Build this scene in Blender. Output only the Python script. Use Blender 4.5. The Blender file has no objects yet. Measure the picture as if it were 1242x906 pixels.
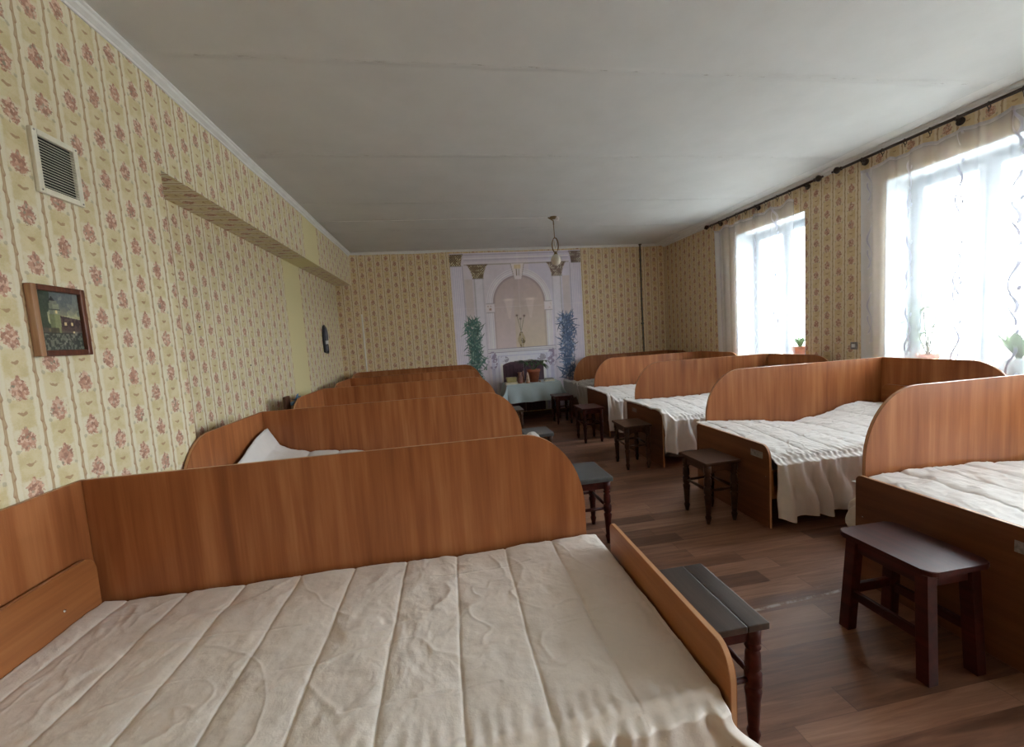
import bpy, bmesh, math, random
import numpy as np
from mathutils import Matrix, Vector

random.seed(7)
rng = np.random.RandomState(11)
SC = bpy.context.scene
COL = SC.collection

# ------------------------------------------------------------------ camera
CAM_H = 1.40
yaw, pitch, roll = 0.15595919, 0.08568718, -0.06460433
FPX = 499.385
cy_, sy_, cp_, sp_, cr_, sr_ = (math.cos(yaw), math.sin(yaw), math.cos(pitch), math.sin(pitch), math.cos(roll), math.sin(roll))
fwd = Vector((sy_ * cp_, cy_ * cp_, -sp_))
r0 = Vector((cy_, -sy_, 0))
u0 = r0.cross(fwd)
rt = cr_ * r0 + sr_ * u0
up = -sr_ * r0 + cr_ * u0
cam = bpy.data.cameras.new('camera')
cam.sensor_fit = 'HORIZONTAL'
cam.sensor_width = 36.0
cam.lens = 36.0 * FPX / 1242.0
cam.clip_start = 0.02
camo = bpy.data.objects.new('camera', cam)
COL.objects.link(camo)
M = Matrix((rt, up, -fwd)).transposed().to_4x4()
M.translation = (0, 0, CAM_H)
camo.matrix_world = M
SC.camera = camo

# ------------------------------------------------------------------ world, light, exposure
SC.view_settings.view_transform = 'Standard'
SC.view_settings.look = 'None'
SC.view_settings.exposure = 1.50
SC.view_settings.gamma = 1.0
SC.view_settings.use_curve_mapping = False
w = bpy.data.worlds.new('overcast_sky')
SC.world = w
w.use_nodes = True
bg = w.node_tree.nodes['Background']
bg.inputs[0].default_value = (0.90, 0.95, 1.0, 1)
bg.inputs[1].default_value = 11.0
SC.cycles.max_bounces = 14
SC.cycles.diffuse_bounces = 8
SC.cycles.glossy_bounces = 4
SC.cycles.transparent_max_bounces = 16
SC.cycles.sample_clamp_indirect = 8.0
SC.cycles.use_denoising = True

# room measures
XL, XR, YB, YF, ZC = -1.45, 4.12, 7.20, -2.6, 2.95
XREC, YREC, ZBEAM = -1.70, 2.59, 2.43
WT = 0.46                                   # wall thickness at the windows
WIN = [(4.18, 5.30), (2.19, 3.31), (0.22, 1.34), (-1.75, -0.63)]
WZ0, WZ1 = 0.86, 2.62
for (a, b) in WIN:
    L = bpy.data.lights.new('window_daylight', 'AREA')
    L.shape = 'RECTANGLE'
    L.size = b - a
    L.size_y = WZ1 - WZ0
    L.cycles.is_portal = True
    o = bpy.data.objects.new('window_daylight', L)
    COL.objects.link(o)
    o.matrix_world = Matrix(((0, 0, 1, XR + WT + .03), (1, 0, 0, (a + b) / 2), (0, 1, 0, (WZ0 + WZ1) / 2), (0, 0, 0, 1)))

# ------------------------------------------------------------------ node helper
class G:
    def __init__(s, name):
        s.m = bpy.data.materials.new(name)
        s.m.use_nodes = True
        s.nt = s.m.node_tree
        s.nt.nodes.clear()
        s.out = s.nt.nodes.new('ShaderNodeOutputMaterial')
    def n(s, t, **kw):
        nd = s.nt.nodes.new(t)
        for k, v in kw.items(): setattr(nd, k, v)
        return nd
    def link(s, a, b): s.nt.links.new(a, b)
    def put(s, sock, v):
        if isinstance(v, V): s.link(v.s, sock)
        elif isinstance(v, bpy.types.NodeSocket): s.link(v, sock)
        elif isinstance(v, (tuple, list)) and len(v) == 3 and sock.type == 'RGBA': sock.default_value = (*v, 1)
        else: sock.default_value = v
    def math(s, op, *a):
        nd = s.n('ShaderNodeMath', operation=op)
        for i, x in enumerate(a): s.put(nd.inputs[i], x)
        return V(s, nd.outputs[0])
    def uv(s, name='UVMap'):
        nd = s.n('ShaderNodeUVMap', uv_map=name)
        sp = s.n('ShaderNodeSeparateXYZ'); s.link(nd.outputs[0], sp.inputs[0])
        return nd.outputs[0], V(s, sp.outputs[0]), V(s, sp.outputs[1])
    def coord(s, which='Object', scale=(1, 1, 1), rnd=False):
        tc = s.n('ShaderNodeTexCoord')
        mp = s.n('ShaderNodeMapping')
        s.link(tc.outputs[which], mp.inputs[0])
        mp.inputs['Scale'].default_value = scale
        if rnd:
            oi = s.n('ShaderNodeObjectInfo')
            k = s.math('MULTIPLY', oi.outputs['Random'], 37.0)
            cb = s.n('ShaderNodeCombineXYZ')
            for i in range(3): s.put(cb.inputs[i], k)
            s.link(cb.outputs[0], mp.inputs['Location'])
        return mp.outputs[0]
    def comb(s, x, y, z=0.0):
        c = s.n('ShaderNodeCombineXYZ')
        for i, v in enumerate((x, y, z)): s.put(c.inputs[i], v)
        return c.outputs[0]
    def noise(s, vec, scale=5, detail=3, rough=.5, dist=0.0):
        nd = s.n('ShaderNodeTexNoise')
        s.put(nd.inputs['Vector'], vec)
        nd.inputs['Scale'].default_value = scale
        nd.inputs['Detail'].default_value = detail
        nd.inputs['Roughness'].default_value = rough
        nd.inputs['Distortion'].default_value = dist
        return V(s, nd.outputs[0])
    def ramp(s, v, stops):
        nd = s.n('ShaderNodeValToRGB')
        s.put(nd.inputs[0], v)
        e = nd.color_ramp.elements
        while len(e) < len(stops): e.new(.5)
        for k, (p, c) in enumerate(stops):
            e[k].position = p; e[k].color = (*c, 1)
        return nd.outputs[0]
    def mix(s, f, a, b, mode='MIX'):
        nd = s.n('ShaderNodeMix', data_type='RGBA', blend_type=mode)
        s.put(nd.inputs[0], f)
        s.put(nd.inputs[6], a); s.put(nd.inputs[7], b)
        return nd.outputs[2]
    def step(s, v, lo, hi, a=0.0, b=1.0):
        nd = s.n('ShaderNodeMapRange', interpolation_type='SMOOTHSTEP')
        for i, x in enumerate((v, lo, hi, a, b)): s.put(nd.inputs[i], x)
        return V(s, nd.outputs[0])
    def bump(s, h, strength=.3, dist=.01, normal=None):
        nd = s.n('ShaderNodeBump')
        nd.inputs['Strength'].default_value = strength
        nd.inputs['Distance'].default_value = dist
        s.put(nd.inputs['Height'], h)
        if normal is not None: s.link(normal, nd.inputs['Normal'])
        return nd.outputs[0]
    def bsdf(s, col, rough=.5, metal=0, normal=None, **kw):
        b = s.n('ShaderNodeBsdfPrincipled')
        s.put(b.inputs['Base Color'], col)
        s.put(b.inputs['Roughness'], rough)
        b.inputs['Metallic'].default_value = metal
        if normal is not None: s.link(normal, b.inputs['Normal'])
        for k, v in kw.items(): s.put(b.inputs[k.replace('_', ' ')], v)
        s.link(b.outputs[0], s.out.inputs[0])
        return b

class V:
    def __init__(s, g, sock): s.g, s.s = g, sock
    def __add__(s, o): return s.g.math('ADD', s, o)
    __radd__ = __add__
    def __sub__(s, o): return s.g.math('SUBTRACT', s, o)
    def __rsub__(s, o): return s.g.math('SUBTRACT', o, s)
    def __mul__(s, o): return s.g.math('MULTIPLY', s, o)
    __rmul__ = __mul__
    def __truediv__(s, o): return s.g.math('DIVIDE', s, o)
    def fract(s): return s.g.math('FRACT', s)
    def floor(s): return s.g.math('FLOOR', s)
    def abs(s): return s.g.math('ABSOLUTE', s)
    def sqrt(s): return s.g.math('SQRT', s)
    def sin(s): return s.g.math('SINE', s)

def simple(name, col, rough=.5, metal=0, var=.12, scale=30, bump=0.0, **kw):
    g = G(name)
    n = g.noise(g.coord('Object'), scale, 4, .6)
    lo = tuple(c * (1 - var) for c in col); hi = tuple(min(1, c * (1 + var)) for c in col)
    c = g.ramp(n, [(.3, lo), (.7, hi)])
    nm = g.bump(n, bump, .004) if bump else None
    g.bsdf(c, rough, metal, nm, **kw)
    return g.m

# ------------------------------------------------------------------ materials
def wallpaper(name, strip=False):
    g = G(name)
    vec, u, v = g.uv()
    CW, VP = 0.1325, 0.178
    cu = u / CW
    col = cu.floor()
    x = (cu.fract() - .5) * CW
    stag = (col * .5).fract()
    vv = v / VP + stag
    y = (vv.fract() - .5) * VP
    dist = g.noise(vec, 70, 2, .6) - .5
    fine = g.noise(vec, 160, 3, .7)
    big = g.noise(vec, 14, 3, .6)
    base = g.mix(g.step(big, .35, .65), (.60, .50, .26), (.68, .58, .33)) if strip else g.mix(g.step(big, .35, .65), (.62, .46, .235), (.70, .54, .30))
    # pale mottled fields beside the ribbons and around the bouquets
    dx = .06625 - x.abs()
    pale = g.step(dx + dist * .012, .030, .018) * g.step(dx, .002, .008)
    box = g.step(g.math('MAXIMUM', x.abs() - .004, y.abs()) + dist * .02, .046, .030)
    patch = g.step(fine + big, .85, 1.15)
    palem = g.math('MINIMUM', g.math('MAXIMUM', pale * .85, box * .7) + patch * .25, 1.0)
    c = g.mix(palem, base, (.74, .68, .52) if strip else (.75, .64, .46))
    # ribbon with cups
    cup = (v / (VP * .5) + col * .37).fract()
    wdt = .0042 + g.step(cup, .42, .10) * .0048 - g.step(cup, .10, .0) * .0045
    rib = g.step(dx.abs(), wdt + .002, wdt - .0005)
    edge = g.step(dx.abs(), wdt + .001, wdt - .001) * g.step(dx.abs(), wdt - .0035, wdt - .001)
    c = g.mix(rib * .80, c, (.47, .32, .18))
    c = g.mix(g.math('MULTIPLY', edge, .65), c, (.36, .215, .11))
    cupd = rib * g.step(cup, .17, .04)
    c = g.mix(cupd * .8, c, (.36, .20, .11))
    # bouquets
    d1 = g.noise(vec, 55, 3, .7) - .5
    yb = y + .002
    r = ((x * x) * 1.15 + (yb * yb) * .72).sqrt()
    tip = g.step(x.abs() + (y - .036) * .28, .0085, .006) * g.step((y - .034).abs(), .016, .010)
    fl = g.math('MAXIMUM', g.step(r + d1 * .060, .034, .029), tip)
    vor = g.n('ShaderNodeTexVoronoi'); g.put(vor.inputs['Vector'], vec); vor.inputs['Scale'].default_value = 105
    sepc = g.n('ShaderNodeSeparateColor'); g.link(vor.outputs['Color'], sepc.inputs[0])
    pet = g.ramp(V(g, sepc.outputs[0]), [(.0, (.27, .105, .065)), (.3, (.42, .17, .11)), (.6, (.54, .27, .18)), (.85, (.72, .50, .37)), (1., (.20, .17, .11))])
    c = g.mix(fl * .88, c, pet)
    # little leaves at the sides and sprigs between bouquets
    yl = y + .036
    lf = g.step((((x.abs() - .038) * (x.abs() - .038)) + yl * yl).sqrt() + d1 * .02, .009, .006)
    c = g.mix(lf * .5, c, (.33, .30, .20))
    ys = (vv + .5).fract() - .5
    ys = ys * VP
    xs = x
    sprig = g.step(((xs * xs) * .45 + (ys - xs.abs() * .35) * (ys - xs.abs() * .35) * 3.2).sqrt() + d1 * .025, .0125, .009)
    c = g.mix(sprig * .85, c, (.40, .235, .12))
    c = g.mix((fine - .5).abs() * .5, c, (.55, .48, .30))
    if strip:     # the plain unpatterned lengths of paper
        s2 = g.step((u - 5.22).abs(), .262, .256)
        pl = g.mix(g.step(fine, .35, .7), (.66, .58, .30), (.74, .66, .38))
        c = g.mix(s2, c, pl)
    b = g.bump(fine, .25, .002)
    g.bsdf(c, .62, 0, b)
    return g.m

def wood_panel(name, dark, mid, light, axis=2, rough=.38, sc=1.0, rnd=True, spec=.4):
    g = G(name)
    s1 = [22 * sc] * 3; s1[axis] = 1.1 * sc
    s2 = [120 * sc] * 3; s2[axis] = 3.5 * sc
    s3 = [4.5 * sc] * 3; s3[axis] = .6 * sc
    a = g.noise(g.coord('Object', s1, rnd), 1, 4, .55, .25)
    b = g.noise(g.coord('Object', s2, rnd), 1, 3, .6)
    c0 = g.noise(g.coord('Object', s3, rnd), 1, 2, .5, 1.2)
    t = a * .48 + b * .12 + c0 * .40
    c = g.ramp(t, [(.36, dark), (.5, mid), (.66, light)])
    g.bsdf(c, rough, 0, g.bump(b, .05, .001), Specular_IOR_Level=spec)
    return g.m

M_PAPER = wallpaper('floral_wallpaper')
M_PAPER_L = wallpaper('floral_wallpaper_with_plain_strip', True)
CHD, CHM, CHL = (.215, .066, .020), (.31, .105, .034), (.43, .175, .066)
M_PANEL = wood_panel('cherry_laminate_upright_grain', CHD, CHM, CHL, 2)
M_BOARD = wood_panel('cherry_laminate_long_grain', (.24, .082, .025), (.32, .118, .038), (.40, .165, .060), 1)
M_BOARDR = wood_panel('shaded_cherry_laminate', (.095, .033, .012), (.135, .049, .017), (.18, .070, .026), 1)  # right footboards: laminate darkened, shade on the side facing away from windows put into colour
M_RAIL = wood_panel('cherry_laminate_rail', (.22, .085, .03), (.30, .12, .04), (.36, .16, .06), 0)
M_EDGE = simple('laminate_edge_band', (.52, .27, .13), .4, var=.06)
M_STOOLD = wood_panel('oxblood_varnished_wood', (.022, .0040, .0030), (.044, .0075, .0055), (.075, .014, .009), 1, .36, 1.5, spec=.24)
M_STOOLB = wood_panel('brown_varnished_wood', (.024, .010, .006), (.046, .019, .010), (.08, .036, .018), 1, .35, 1.5, spec=.28)
M_STOOLT = wood_panel('worn_dark_plank', (.017, .011, .009), (.036, .023, .017), (.068, .046, .034), 1, .30, 1.6)
M_STOOLG = simple('grey_vinyl_seat', (.065, .07, .072), .33, var=.12, scale=20)
M_METAL = simple('bright_screw_metal', (.75, .75, .75), .25, 1)
M_GREYTAG = simple('grey_label_print', (.22, .20, .19), .4, var=.4, scale=60)
M_MATT = simple('grey_mattress_ticking', (.20, .20, .22), .8, var=.2, scale=14)
M_WHITE = simple('white_gloss_paint', (.74, .76, .76), .35, var=.05, scale=8)
M_PVC = simple('white_window_plastic', (.52, .56, .59), .3, var=.02)
M_LINING = simple('window_lining_plaster', (.50, .53, .55), .6, var=.04)
M_CORN = simple('white_cornice_plaster', (.76, .76, .74), .6, var=.06, scale=9, bump=.1)
M_ROD = simple('dark_bronze_rod', (.045, .028, .02), .35, .3, var=.3)
M_VENT = simple('cream_vent_plastic', (.72, .69, .56), .45, var=.08)
M_DARK = simple('dark_duct', (.012, .012, .012), .9)
M_TERRA = simple('terracotta_clay', (.36, .115, .055), .7, var=.18, scale=18, bump=.1)
M_LEAF = simple('green_leaf', (.035, .085, .022), .4, var=.35, scale=18)
M_LEAF2 = simple('pale_green_leaf', (.12, .20, .08), .45, var=.3, scale=14)
M_STEM = simple('plant_stem', (.10, .12, .04), .6)
M_SOIL = simple('potting_soil', (.03, .02, .015), .95)
M_TAPE = simple('greyish_heading_tape', (.52, .50, .53), .7)
M_PIPE = simple('grey_green_pipe_paint', (.13, .13, .105), .45, var=.15)
M_BRASS = simple('aged_brass', (.20, .13, .06), .35, .8, var=.3)
M_OPAL = simple('opal_glass', (.72, .68, .60), .15, var=.04, Transmission_Weight=.25)
M_BOOKY = simple('olive_box_card', (.33, .27, .11), .6)
M_BOOKC = simple('cream_paper', (.70, .66, .50), .7)
M_PAPERW = simple('white_paper', (.75, .75, .73), .7)
M_BLACK = simple('black_paint', (.015, .014, .018), .4)
M_GREYP = simple('grey_plush', (.14, .14, .17), .8, var=.3)
M_ROSEV = simple('dusty_rose_ceramic', (.30, .14, .11), .3, var=.3, scale=12)
M_ROSEC = simple('striped_shell_ceramic', (.50, .38, .28), .3, var=.4, scale=24)
M_BLUE = simple('blue_ribbon', (.10, .22, .42), .5, var=.5, scale=40)
M_BROWNB = simple('brown_board', (.085, .035, .018), .5)
M_BAG = simple('pale_satin', (.62, .57, .50), .3, var=.06, Sheen_Weight=.3)
M_BAGB = simple('bluish_plastic_bag', (.42, .48, .52), .3, var=.2, scale=9)
M_FRAMEW = wood_panel('reddish_frame_wood', (.06, .018, .010), (.115, .038, .020), (.22, .085, .04), 2, .3, 2)
M_FRAMEL = wood_panel('honey_frame_wood', (.17, .075, .035), (.30, .15, .075), (.44, .26, .14), 2, .3, 2)
M_FACADE = simple('pale_facade', (.62, .60, .57), .8, var=.05, scale=1)
M_ROOF = simple('grey_roof_sheet', (.30, .31, .33), .7)
M_GROUND = simple('outside_ground', (.42, .42, .40), .9, var=.1, scale=1)
M_BEIGE = simple('beige_outer_render', (.52, .45, .38), .8, var=.06)
M_RADI = simple('window_sill_paint', (.58, .60, .60), .35, var=.03)

def cloth(name, col, rough=.62, sheen=.3, weave=.12, trans=0.0):
    g = G(name)
    n1 = g.noise(g.coord('Object'), 9, 5, .62, .4)
    n2 = g.noise(g.coord('Object', (1, 1, 1)), 38, 3, .6)
    lo = tuple(c * .93 for c in col)
    c = g.ramp(n1, [(.3, lo), (.7, col)])
    nm = g.bump(n1 * .7 + n2 * .3, weave, .03)
    g.bsdf(c, rough, 0, nm, Sheen_Weight=sheen, Sheen_Roughness=.4)
    return g.m
M_SATIN = cloth('cream_satin_quilt', (.75, .685, .62), .46, .25, .2)
M_SPREADW = cloth('white_cotton_quilt', (.74, .71, .68), .6, .2, .18)
M_SPREADG = cloth('grey_print_bedspread', (.46, .44, .41), .7, .2, .2)
M_TCLOTH = cloth('pale_blue_tablecloth', (.38, .47, .50), .55, .2, .1)

def ceiling_mat():
    g = G('painted_ceiling')
    tc = g.n('ShaderNodeTexCoord')
    sp = g.n('ShaderNodeSeparateXYZ'); g.link(tc.outputs['Object'], sp.inputs[0])
    y = V(g, sp.outputs[1])
    ns = g.noise(g.coord('Object', (1.2, 7, 1)), 1.6, 4, .6)
    n = g.noise(g.coord('Object'), 3, 4, .6)
    fine = g.noise(g.coord('Object'), 120, 3, .6)
    yy = (y - 2.46 + (ns - .5) * .06) / 1.15
    d = (yy.fract() - .5).abs() * 1.15
    d = .575 - d
    seam = g.step(d, .045, .004)
    rag = g.noise(g.coord('Object', (6, 22, 1)), 2.2, 5, .7)
    crack = g.step(d, .012, .002) * g.step(rag, .56, .66)
    c = g.ramp(n, [(.3, (.60, .60, .585)), (.7, (.65, .65, .635))])
    c = g.mix(crack * .7, c, (.30, .27, .24))
    h = seam * (.35 + rag * .5) + n * .25 + fine * .02
    g.bsdf(c, .8, 0, g.bump(h, .55, .02))
    return g.m
M_CEIL = ceiling_mat()

def floor_mat():
    g = G('wood_print_linoleum')
    tc = g.n('ShaderNodeTexCoord')
    sp = g.n('ShaderNodeSeparateXYZ'); g.link(tc.outputs['Object'], sp.inputs[0])
    x, y = V(g, sp.outputs[0]), V(g, sp.outputs[1])
    PW, PL = .105, .83
    row = (y / PW).floor()
    wn = g.n('ShaderNodeTexWhiteNoise', noise_dimensions='1D'); g.put(wn.inputs['W'], row)
    off = V(g, wn.outputs[0])
    xs = x / PL + off
    colm = xs.floor()
    wn2 = g.n('ShaderNodeTexWhiteNoise', noise_dimensions='2D'); g.put(wn2.inputs['Vector'], g.comb(row, colm))
    tone = V(g, wn2.outputs[0])
    gv = g.comb(x * 2.2 + tone * 31.0, y * 26 + tone * 17.0, 0.0)
    grain = g.noise(gv, 1.0, 5, .62, .8)
    gv2 = g.comb(x * 7 + tone * 11.0, y * 120, 0.0)
    grain2 = g.noise(gv2, 1.0, 3, .6)
    t = grain * .58 + grain2 * .12 + tone * .28
    c = g.ramp(t, [(.30, (.105, .046, .026)), (.45, (.19, .088, .050)), (.60, (.29, .150, .092)), (.76, (.39, .235, .155))])
    jy = g.step(((y / PW).fract() - .5).abs(), .488, .498)
    jx = g.step((xs.fract() - .5).abs(), .4965, .4990)
    j = g.math('MAXIMUM', jy, jx)
    c = g.mix(j * .45, c, (.045, .022, .014))
    # worn welded seam across the aisle
    wv = g.noise(g.coord('Object'), 5, 3, .6)
    d = (y - 1.70 - (x - 1.35) * .06 + (wv - .5) * .02).abs()
    worn = g.noise(g.coord('Object'), 16, 4, .7)
    wl = g.step(d, .012, .003) * g.step(worn, .40, .58) * g.step((x - 1.55).abs(), .9, .35)
    sc = g.step(d, .10, .0) * g.step(g.noise(g.coord('Object', (3, 9, 1)), 5, 4, .7), .58, .75) * g.step((x - 1.75).abs(), .35, .1)
    c = g.mix(g.math('MINIMUM', wl * .75 + sc * .5, 1.0), c, (.50, .42, .36))
    rr = .30 + grain * .16
    g.bsdf(c, rr, 0, g.bump(grain2 * .4 + wv * 1.2 - j * .5, .12, .01), Specular_IOR_Level=.45)
    return g.m
M_FLOOR = floor_mat()

def glass_mat():
    g = G('window_glass')
    t = g.n('ShaderNodeBsdfTransparent'); t.inputs[0].default_value = (.96, .98, .98, 1)
    gl = g.n('ShaderNodeBsdfGlossy'); gl.inputs['Roughness'].default_value = .02
    mx = g.n('ShaderNodeMixShader')
    fr = g.n('ShaderNodeFresnel'); fr.inputs[0].default_value = 1.45
    ge = g.n('ShaderNodeNewGeometry'); g.put(mx.inputs[0], V(g, fr.outputs[0]) * (1.0 - V(g, ge.outputs['Backfacing']))); g.link(t.outputs[0], mx.inputs[1]); g.link(gl.outputs[0], mx.inputs[2])
    g.link(mx.outputs[0], g.out.inputs[0])
    return g.m
M_GLASS = glass_mat()

def curtain_mat():
    g = G('white_sheer_with_ribbon_pattern')
    vec, u, v = g.uv()
    P = .345
    cu = u / P
    x = (cu.fract() - .5) * P
    ph = cu.floor() * 1.7
    s = (v * 20.0 + ph).sin()
    s2 = (v * 20.0 + ph + 2.4).sin()
    l1 = g.step((x - s * .026).abs(), .0105, .006) * g.step((v * 10.0 + ph).sin(), -.55, -.2)
    l2 = g.step((x - s2 * .024).abs(), .008, .004) * g.step((v * 10.0 + ph + 1.5).sin(), .1, .4)
    fv = (v * 3.18 + ph * .159).fract() - .5
    lx, ly = x - .03, fv * .314 - .05
    lf = g.step((lx * lx * 2.2 + (ly - lx * .8) * (ly - lx * .8) * .5).sqrt(), .014, .010)
    pat = g.math('MINIMUM', l1 + l2 + lf, 1.0)
    weave = g.noise(vec, 9, 3, .5)
    tr = g.n('ShaderNodeBsdfTransparent')
    df = g.n('ShaderNodeBsdfDiffuse'); tl = g.n('ShaderNodeBsdfTranslucent')
    c = g.mix(pat, (.84, .84, .86), (.50, .50, .60))
    g.put(df.inputs[0], c); g.put(tl.inputs[0], g.mix(pat, (.86, .87, .90), (.42, .43, .52)))
    m1 = g.n('ShaderNodeMixShader'); m1.inputs[0].default_value = .11
    g.link(df.outputs[0], m1.inputs[1]); g.link(tl.outputs[0], m1.inputs[2])
    m2 = g.n('ShaderNodeMixShader')
    gat = g.step(u, .34, .10) * .42
    f = g.math('MINIMUM', .37 + gat + pat * .62 + (weave - .5) * .10, 1.0)
    g.put(m2.inputs[0], f)
    g.link(tr.outputs[0], m2.inputs[1]); g.link(m1.outputs[0], m2.inputs[2])
    g.link(m2.outputs[0], g.out.inputs[0])
    return g.m
M_SHEER = curtain_mat()

def print_mat(name, rough=.55):
    g = G(name)
    a = g.n('ShaderNodeAttribute', attribute_name='print')
    n = g.noise(g.coord('Object'), 60, 3, .6)
    c = g.mix((n - .5).abs() * .25, a.outputs['Color'], (.5, .45, .45))
    g.bsdf(c, rough)
    return g.m
M_MURAL = print_mat('printed_mural_paper')
M_PAINTING = print_mat('painted_canvas', .35)

# ------------------------------------------------------------------ mesh helpers
def mesh_obj(name, verts, faces, mat=None, parent=None, smooth=False, uvs=None, mats=None, midx=None):
    me = bpy.data.meshes.new(name)
    me.from_pydata([tuple(map(float, v)) for v in verts], [], faces)
    for m_ in (mats or ([mat] if mat else [])): me.materials.append(m_)
    if midx is not None: me.polygons.foreach_set('material_index', midx)
    if smooth: me.polygons.foreach_set('use_smooth', [True] * len(me.polygons))
    if uvs is not None:
        uv = me.uv_layers.new(name='UVMap')
        li = np.zeros(len(me.loops), dtype=np.int32); me.loops.foreach_get('vertex_index', li)
        uv.data.foreach_set('uv', np.asarray(uvs, dtype=np.float32)[li].ravel())
    me.update()
    o = bpy.data.objects.new(name, me)
    COL.objects.link(o)
    if parent: o.parent = parent
    return o

def bm_obj(name, bm, mat, parent=None, smooth=False, mats=None):
    me = bpy.data.meshes.new(name)
    bmesh.ops.recalc_face_normals(bm, faces=bm.faces[:])
    bm.to_mesh(me); bm.free()
    for m_ in (mats or [mat]): me.materials.append(m_)
    if smooth:
        for p in me.polygons: p.use_smooth = True
    o = bpy.data.objects.new(name, me)
    COL.objects.link(o)
    if parent: o.parent = parent
    return o

def bm_box(bm, x0, x1, y0, y1, z0, z1, bev=0.0):
    r = bmesh.ops.create_cube(bm, size=1)
    vs = r['verts']
    for v in vs:
        v.co = Vector(((x0 + x1) / 2 + v.co.x * (x1 - x0), (y0 + y1) / 2 + v.co.y * (y1 - y0), (z0 + z1) / 2 + v.co.z * (z1 - z0)))
    if bev > 0:
        es = list({e for v in vs for e in v.link_edges})
        bmesh.ops.bevel(bm, geom=es, offset=bev, segments=2, affect='EDGES', profile=.6)
    return vs

def box(name, x0, x1, y0, y1, z0, z1, mat, parent=None, bev=0.0):
    bm = bmesh.new()
    bm_box(bm, x0, x1, y0, y1, z0, z1, bev)
    return bm_obj(name, bm, mat, parent)

def bm_lathe(bm, prof, c=(0, 0, 0), seg=14, axis='z', cap=True):
    rings = []
    for (r, h) in prof:
        ring = []
        for k in range(seg):
            a = 2 * math.pi * k / seg
            p = (r * math.cos(a), r * math.sin(a), h)
            if axis == 'x': p = (h, p[0], p[1])
            if axis == 'y': p = (p[0], h, p[1])
            ring.append(bm.verts.new((p[0] + c[0], p[1] + c[1], p[2] + c[2])))
        rings.append(ring)
    for a, b in zip(rings, rings[1:]):
        for k in range(seg):
            bm.faces.new((a[k], a[(k + 1) % seg], b[(k + 1) % seg], b[k]))
    if cap:
        bm.faces.new(rings[0]); bm.faces.new(rings[-1])

def lathe(name, prof, mat, parent=None, c=(0, 0, 0), seg=16, axis='z', smooth=True, cap=True):
    bm = bmesh.new(); bm_lathe(bm, prof, c, seg, axis, cap)
    return bm_obj(name, bm, mat, parent, smooth)

def bm_tube(bm, pts, rad, seg=8):
    pts = [Vector(p) for p in pts]
    rings = []
    for i, p in enumerate(pts):
        d = (pts[min(i + 1, len(pts) - 1)] - pts[max(i - 1, 0)]).normalized()
        a = Vector((0, 0, 1)) if abs(d.z) < .9 else Vector((1, 0, 0))
        s = d.cross(a).normalized(); t = d.cross(s)
        r = rad[i] if isinstance(rad, (list, tuple)) else rad
        rings.append([bm.verts.new(p + (s * math.cos(2 * math.pi * k / seg) + t * math.sin(2 * math.pi * k / seg)) * r) for k in range(seg)])
    for a, b in zip(rings, rings[1:]):
        for k in range(seg): bm.faces.new((a[k], a[(k + 1) % seg], b[(k + 1) % seg], b[k]))
    bm.faces.new(rings[0]); bm.faces.new(rings[-1])

def tube(name, pts, rad, mat, parent=None, seg=8):
    bm = bmesh.new(); bm_tube(bm, pts, rad, seg)
    return bm_obj(name, bm, mat, parent, True)

def plate(name, outline, plane, p0, p1, mats, parent=None, bev=.0022):
    """closed outline (list of 2-D points) extruded from p0 to p1 along the axis normal to plane; slot 1 = rim"""
    def P(a, b, t):
        return {'xz': (a, t, b), 'yz': (t, a, b), 'xy': (a, b, t)}[plane]
    bm = bmesh.new()
    n = len(outline)
    A = [bm.verts.new(P(a, b, p0)) for a, b in outline]
    B = [bm.verts.new(P(a, b, p1)) for a, b in outline]
    fa = bm.faces.new(A); fb = bm.faces.new(B)
    rim = []
    for k in range(n):
        f = bm.faces.new((A[k], A[(k + 1) % n], B[(k + 1) % n], B[k])); f.material_index = 1 if len(mats) > 1 else 0
        rim.append(f)
    if bev:
        es = [e for e in bm.edges if (fa in e.link_faces or fb in e.link_faces)]
        bmesh.ops.bevel(bm, geom=es, offset=bev, segments=1, affect='EDGES')
    return bm_obj(name, bm, None, parent, False, mats)

def corner(cx, cy, rx, ry, a0, a1, n=8):
    return [(cx + rx * math.cos(math.radians(a0 + (a1 - a0) * k / n)), cy + ry * math.sin(math.radians(a0 + (a1 - a0) * k / n))) for k in range(n + 1)]

def thing(name, label, cat, loc=(0, 0, 0), group=None, rz=0):
    o = bpy.data.objects.new(name, None)
    o.empty_display_size = .1
    COL.objects.link(o)
    o.location = loc; o.rotation_euler = (0, 0, rz)
    return tag(o, label, cat, group)
def tag(o, label, cat, group=None):
    o['label'] = label; o['category'] = cat
    if group: o['group'] = group
    return o
def struct(o, label=None):
    o['kind'] = 'structure'
    if label: o['label'] = label
    return o
def children(o): return [c for c in bpy.data.objects if c.parent == o]
def copy_thing(o, loc, label, group=None):
    r = o.copy(); COL.objects.link(r); r.location = loc; r['label'] = label
    if group: r['group'] = group
    for ch in children(o):
        c = ch.copy(); COL.objects.link(c); c.parent = r
        for g_ in children(ch):
            d = g_.copy(); COL.objects.link(d); d.parent = c
    return r

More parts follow.
